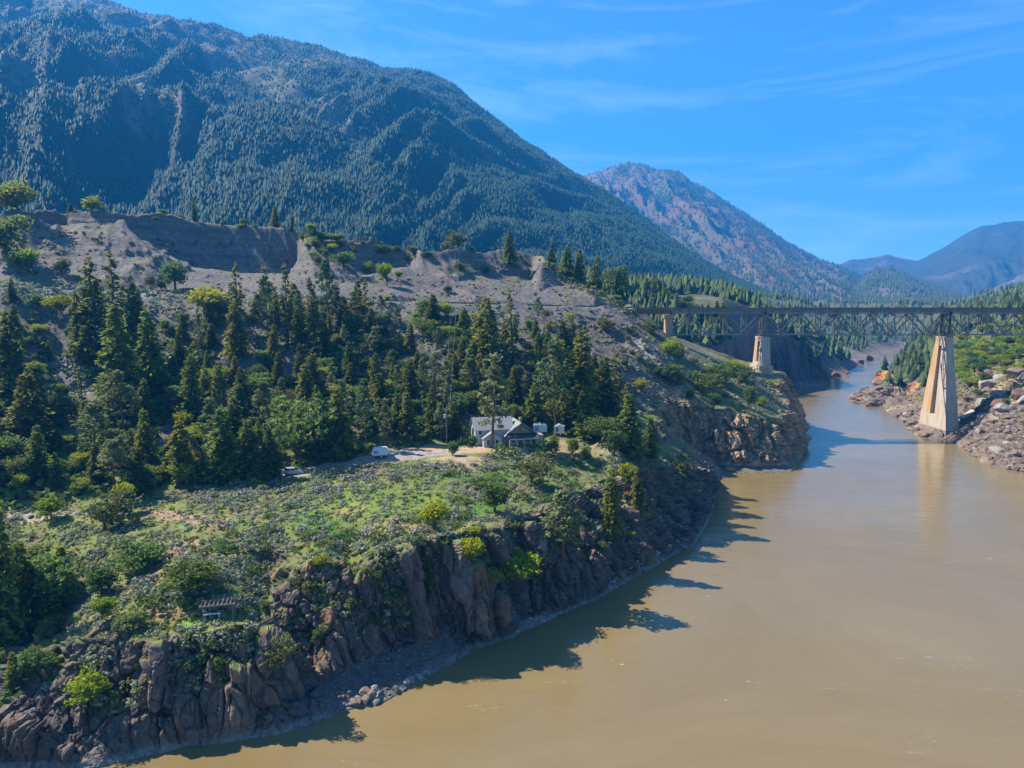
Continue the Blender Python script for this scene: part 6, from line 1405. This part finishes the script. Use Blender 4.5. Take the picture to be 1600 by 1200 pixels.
log(1187, 712, 6, 1.2, 1.2, 'pale driftwood snag leaning on the foot of the brown headland', 0.25, 'bleached')
p = PYZ(1518, 283, 8); o = thing('concrete_ramp', 'tilted concrete slab beside the foot of the tall pier', 'slab', (p[0], p[1], float(ground_z(np.array(p[0]), np.array(p[1])))+1.4), math.radians(8))
o.rotation_euler = (0, math.radians(-32), math.radians(8)); MB().box(-5, -1.6, -1.2, 5, 1.6, 0.2).build('slab', M['concrete'], o); MB().box(-5, -1.75, -1.0, 5, -1.603, 0.5).build('kerb', M['concrete'], o)

# far roofs
def cottage(u, Yd, wd, dp, hh, rz, label, wallm, roofm):
    x, y, _ = PYZ(u, Yd, 60); z = float(ground_z(np.array(x), np.array(y))); c = thing('cottage', label, 'house', (x, y, z-0.5), rz)
    MB().box(-wd/2, -dp/2, -1, wd/2, dp/2, hh).build('wall', M[wallm], c)
    for s_ in (-1, 1):
        MB().add([(-wd/2-.4, s_*(dp/2+.4), hh-.1), (wd/2+.4, s_*(dp/2+.4), hh-.1), (wd/2+.4, 0, hh+dp*0.3), (-wd/2-.4, 0, hh+dp*0.3), (-wd/2-.4, s_*(dp/2+.4), hh+.1), (wd/2+.4, s_*(dp/2+.4), hh+.1), (wd/2+.4, 0, hh+dp*0.3+.2), (-wd/2-.4, 0, hh+dp*0.3+.2)], [(0,3,2,1),(4,5,6,7),(0,1,5,4),(1,2,6,5),(2,3,7,6),(3,0,4,7)]).build('roof', M[roofm], c)
    for k in range(3): MB().box(-wd/2+wd*(k+.3)/3, -dp/2-0.06, hh*0.4, -wd/2+wd*(k+.62)/3, -dp/2-0.01, hh*0.8).build('window', M['glass'], c)
cottage(1048, 520, 6, 5, 2.6, 0.2, 'leftmost of the far houses on the terrace behind the bridge', 'cream', 'roof')
cottage(1078, 530, 7.5, 5, 2.6, -0.1, 'middle one of the far houses on the terrace behind the bridge', 'cream', 'roof')
cottage(1098, 535, 6, 5, 2.6, 0.3, 'rightmost of the far houses on the terrace behind the bridge', 'cream', 'steel')
x, y, _ = PYZ(573, 312, 80); z = float(ground_z(np.array(x), np.array(y)))
sd = thing('open_shed', 'low open shed with a pale roof on the plateau rim', 'shed', (x, y, z-0.3), 0.1)
MB().box(-4.5, -1.8, 2.6, 4.5, 1.8, 2.75).build('roof', M['roof'], sd); MB().box(-4.5, 1.5, 0, 4.5, 1.62, 2.597).build('back_wall', M['wood'], sd)
for k in range(7): MB().box(-4.4+k*1.43, -1.7, -0.5, -4.25+k*1.43, -1.55, 2.598).build('post', M['paint_white'], sd)

# ------------------------------------------------------------------ boulders
def rock_mesh(seed, flat=0.75, cuts=9, sub=3):
    import bmesh
    bm = bmesh.new(); bmesh.ops.create_icosphere(bm, subdivisions=sub, radius=1.0); R_ = np.random.RandomState(seed)
    pl = [(lambda d: d/np.linalg.norm(d))(R_.normal(size=3)) for _ in range(cuts)]; of = R_.uniform(0.45, 0.8, cuts)
    V = np.array([v.co[:] for v in bm.verts])
    for n_, o_ in zip(pl, of): e = V@n_-o_; V = V-np.maximum(e, 0)[:, None]*n_
    nn_ = fbm(V[:, 0]*1.7+seed, V[:, 1]*1.7, V[:, 2]*1.7, o=3); V *= (1+0.16*nn_)[:, None]; V[:, 2] *= flat
    for v, c in zip(bm.verts, V): v.co = Vector(c)
    me = bpy.data.meshes.new('boulder'); bm.to_mesh(me); bm.free(); return me
def rockmat(name, c, var=0.35): return simple_mat(name, c, var, 1.3, 0.9, 0.2, bump=0.12)
M['rock_grey'] = rockmat('grey_boulder', (0.165, 0.13, 0.105)); M['rock_brown'] = rockmat('brown_boulder', (0.16, 0.10, 0.075)); M['rock_pale'] = rockmat('pale_boulder', (0.27, 0.245, 0.22)); M['rock_orange'] = rockmat('orange_boulder', (0.36, 0.18, 0.06)); M['rock_dark'] = rockmat('dark_boulder', (0.10, 0.085, 0.08))
RK = {}
for m_ in ('grey', 'brown', 'pale', 'orange', 'dark'):
    RK[m_] = []
    for sd_ in (1, 2, 3):
        me = rock_mesh(sd_*7+len(m_)); me.materials.append(M['rock_'+m_]); RK[m_].append(me)
def boulder(u, v, r, kind, label, group=None, z=None):
    p = hit(u, v) if z is None else PZ(u, v, z)
    if p is None: return
    if group: label = relabel(('small ' if r < 0.9 else 'big ' if r > 1.8 else '')+{'grey': 'grey', 'brown': 'brown', 'pale': 'pale', 'orange': 'orange', 'dark': 'dark'}[kind]+' '+' '.join(label.split()[:0])+'boulder', (p[0], p[1], p[2]), 0, group)
    o = link('boulder', RK[kind][rnd.randrange(3)], None, (p[0], p[1], p[2]+r*0.15)); o.scale = (r*rnd.uniform(.8, 1.3), r*rnd.uniform(.8, 1.3), r*rnd.uniform(.8, 1.2)); o.rotation_euler = (rnd.uniform(-.3, .3), rnd.uniform(-.3, .3), rnd.uniform(0, 6.28)); tag(o, label, 'rock', group)
boulder(1381, 588, 5.5, 'orange', 'big rounded orange rock at the water edge upstream of the bridge', z=0); boulder(1378, 600, 5, 'brown', 'brown rock under the big orange one at the water edge')
boulder(1440, 605, 5, 'orange', 'orange tinted rock face left of the tall pier')
boulder(1316, 583, 6, 'brown', 'squat brown rock islet at the left shore upstream of the bridge', z=0.2); boulder(1306, 588, 4.5, 'brown', 'second brown rock at the left shore upstream of the bridge', z=0.2)
boulder(1358, 563, 5, 'dark', 'dark rock point on the far left shore', z=0.3); boulder(1345, 568, 4, 'dark', 'dark rock left of the dark point on the far left shore', z=0.3)
boulder(1340, 930, 1.0, 'pale', 'small pale rock awash in midstream', z=-2.5) if 0 else None
def rocks(P, n, r, kinds, label, group, z=None, sub=False):
    us = [q[0] for q in P]; vs = [q[1] for q in P]; m = 0
    for _ in range(n*30):
        if m >= n: break
        u = rnd.uniform(min(us), max(us)); v = rnd.uniform(min(vs), max(vs))
        if inside(u, v, P): boulder(u, v, rnd.uniform(*r)*rnd.choice((0.7, 1, 1, 1.3)), rnd.choice(kinds), label, group, z); m += 1
rocks([(1323, 622), (1345, 608), (1400, 600), (1420, 620), (1400, 632), (1345, 636)], 46, (0.9, 2.6), ['grey', 'brown', 'dark'], 'boulder of the rock bar reaching into the river left of the tall pier', 'boulders of the rock bar')
rocks([(1388, 640), (1440, 630), (1450, 660), (1452, 690), (1425, 676)], 34, (0.8, 2.4), ['grey', 'brown', 'pale'], 'boulder on the shore just left of the tall pier', 'boulders left of the tall pier')
rocks([(1488, 690), (1505, 668), (1560, 660), (1640, 690), (1640, 745), (1560, 735), (1515, 712)], 60, (0.8, 2.6), ['grey', 'grey', 'brown', 'pale'], 'angular boulder on the shore right of the tall pier', 'boulders right of the tall pier')
rocks([(1520, 605), (1560, 590), (1640, 580), (1640, 650), (1560, 660), (1530, 640)], 30, (1.8, 4.2), ['grey', 'pale', 'brown'], 'rock outcrop on the right slope below the bright grove', 'outcrops on the right slope')
rocks([(552, 1100), (560, 1080), (600, 1068), (604, 1090), (575, 1108)], 16, (0.35, 1.0), ['pale', 'grey'], 'pale boulder of the heap at the foot of the near cliff', 'boulder heap at the cliff foot')
rocks([(610, 1085), (680, 1052), (690, 1044), (640, 1062)], 14, (0.25, 0.7), ['pale', 'grey'], 'grey boulder along the near shore under the cliff', 'boulders along the near shore')
rocks([(1090, 725), (1130, 738), (1170, 738), (1160, 715), (1120, 700)], 18, (0.6, 1.5), ['brown', 'orange', 'brown'], 'brown fallen block at the foot of the brown headland', 'fallen blocks under the headland')
rocks([(1215, 590), (1250, 596), (1262, 606), (1225, 604)], 10, (0.8, 1.8), ['brown', 'pale'], 'fallen block under the dark headland beyond the bridge', 'fallen blocks beyond the bridge')
rocks([(1405, 540), (1440, 528), (1450, 545), (1420, 556)], 12, (1.5, 3.5), ['pale', 'grey'], 'pale rock on the far right shore', 'rocks on the far right shore')

# small stones: talus, scree and shore rubble, past counting
def rubble(name, P, n, r, mat, tz=(0.1, 99), cl=None):
    base = np.array([v.co[:] for v in RB.vertices]); fb = np.array([tuple(q.vertices) for q in RB.polygons]); V = []; us = [q[0] for q in P]; vs = [q[1] for q in P]; m = 0
    for _ in range(n*8):
        if m >= n: break
        u = rnd.uniform(min(us), max(us)); v = rnd.uniform(min(vs), max(vs))
        if not inside(u, v, P): continue
        p = hit(u, v)
        if p is None or not (tz[0] < p[2] < tz[1]): continue
        if cl is not None and float(perlin(np.array(p[0]/5.), np.array(p[1]/5.))) < cl: continue
        s_ = rnd.uniform(*r)*rnd.choice((.6, .8, 1, 1.5)); a_ = rnd.uniform(0, 6.28); Rz = np.array([[math.cos(a_), -math.sin(a_), 0], [math.sin(a_), math.cos(a_), 0], [0, 0, 1]])
        V.append((base*np.array([s_*rnd.uniform(.8, 1.4), s_, s_*0.8]))@Rz.T+np.array(p)+np.array([0, 0, s_*0.1])); m += 1
    if not V: return
    k = len(base); Fr = (np.arange(len(V))[:, None, None]*k+fb[None]).reshape(-1, 3)
    tag(link(name, np_mesh(name, np.concatenate(V), Fr, [M[mat]])), kind='stuff')
RB = rock_mesh(5, 0.75, 7, 1)
rubble('talus_stones', [(400, 1133), (500, 1052), (600, 1012), (700, 978), (800, 965), (800, 998), (700, 1040), (600, 1098), (490, 1133)], 800, (0.12, 0.35), 'rock_grey')
rubble('shore_stones', [(795, 998), (800, 962), (940, 905), (1070, 838), (1112, 790), (1118, 812), (1085, 855), (985, 910), (870, 966)], 500, (0.15, 0.5), 'rock_pale', tz=(0.1, 3))
rubble('scree_stones', [(60, 480), (300, 480), (330, 540), (150, 640), (60, 600)], 900, (0.15, 0.5), 'rock_grey', cl=-0.1)
rubble('scarp_stones', [(60, 345), (300, 420), (600, 420), (860, 410), (985, 482), (600, 470), (0, 445)], 1100, (0.15, 0.55), 'rock_grey', cl=0.0)
rubble('slope_stones', [(850, 495), (985, 490), (1040, 560), (1010, 650), (990, 620), (940, 560)], 600, (0.15, 0.6), 'rock_grey', cl=-0.05)
rubble('right_bank_stones', [(1323, 622), (1345, 605), (1400, 590), (1500, 600), (1640, 560), (1640, 745), (1560, 735), (1515, 712), (1450, 690), (1388, 650)], 1500, (0.3, 1.1), 'rock_grey', cl=-0.2)
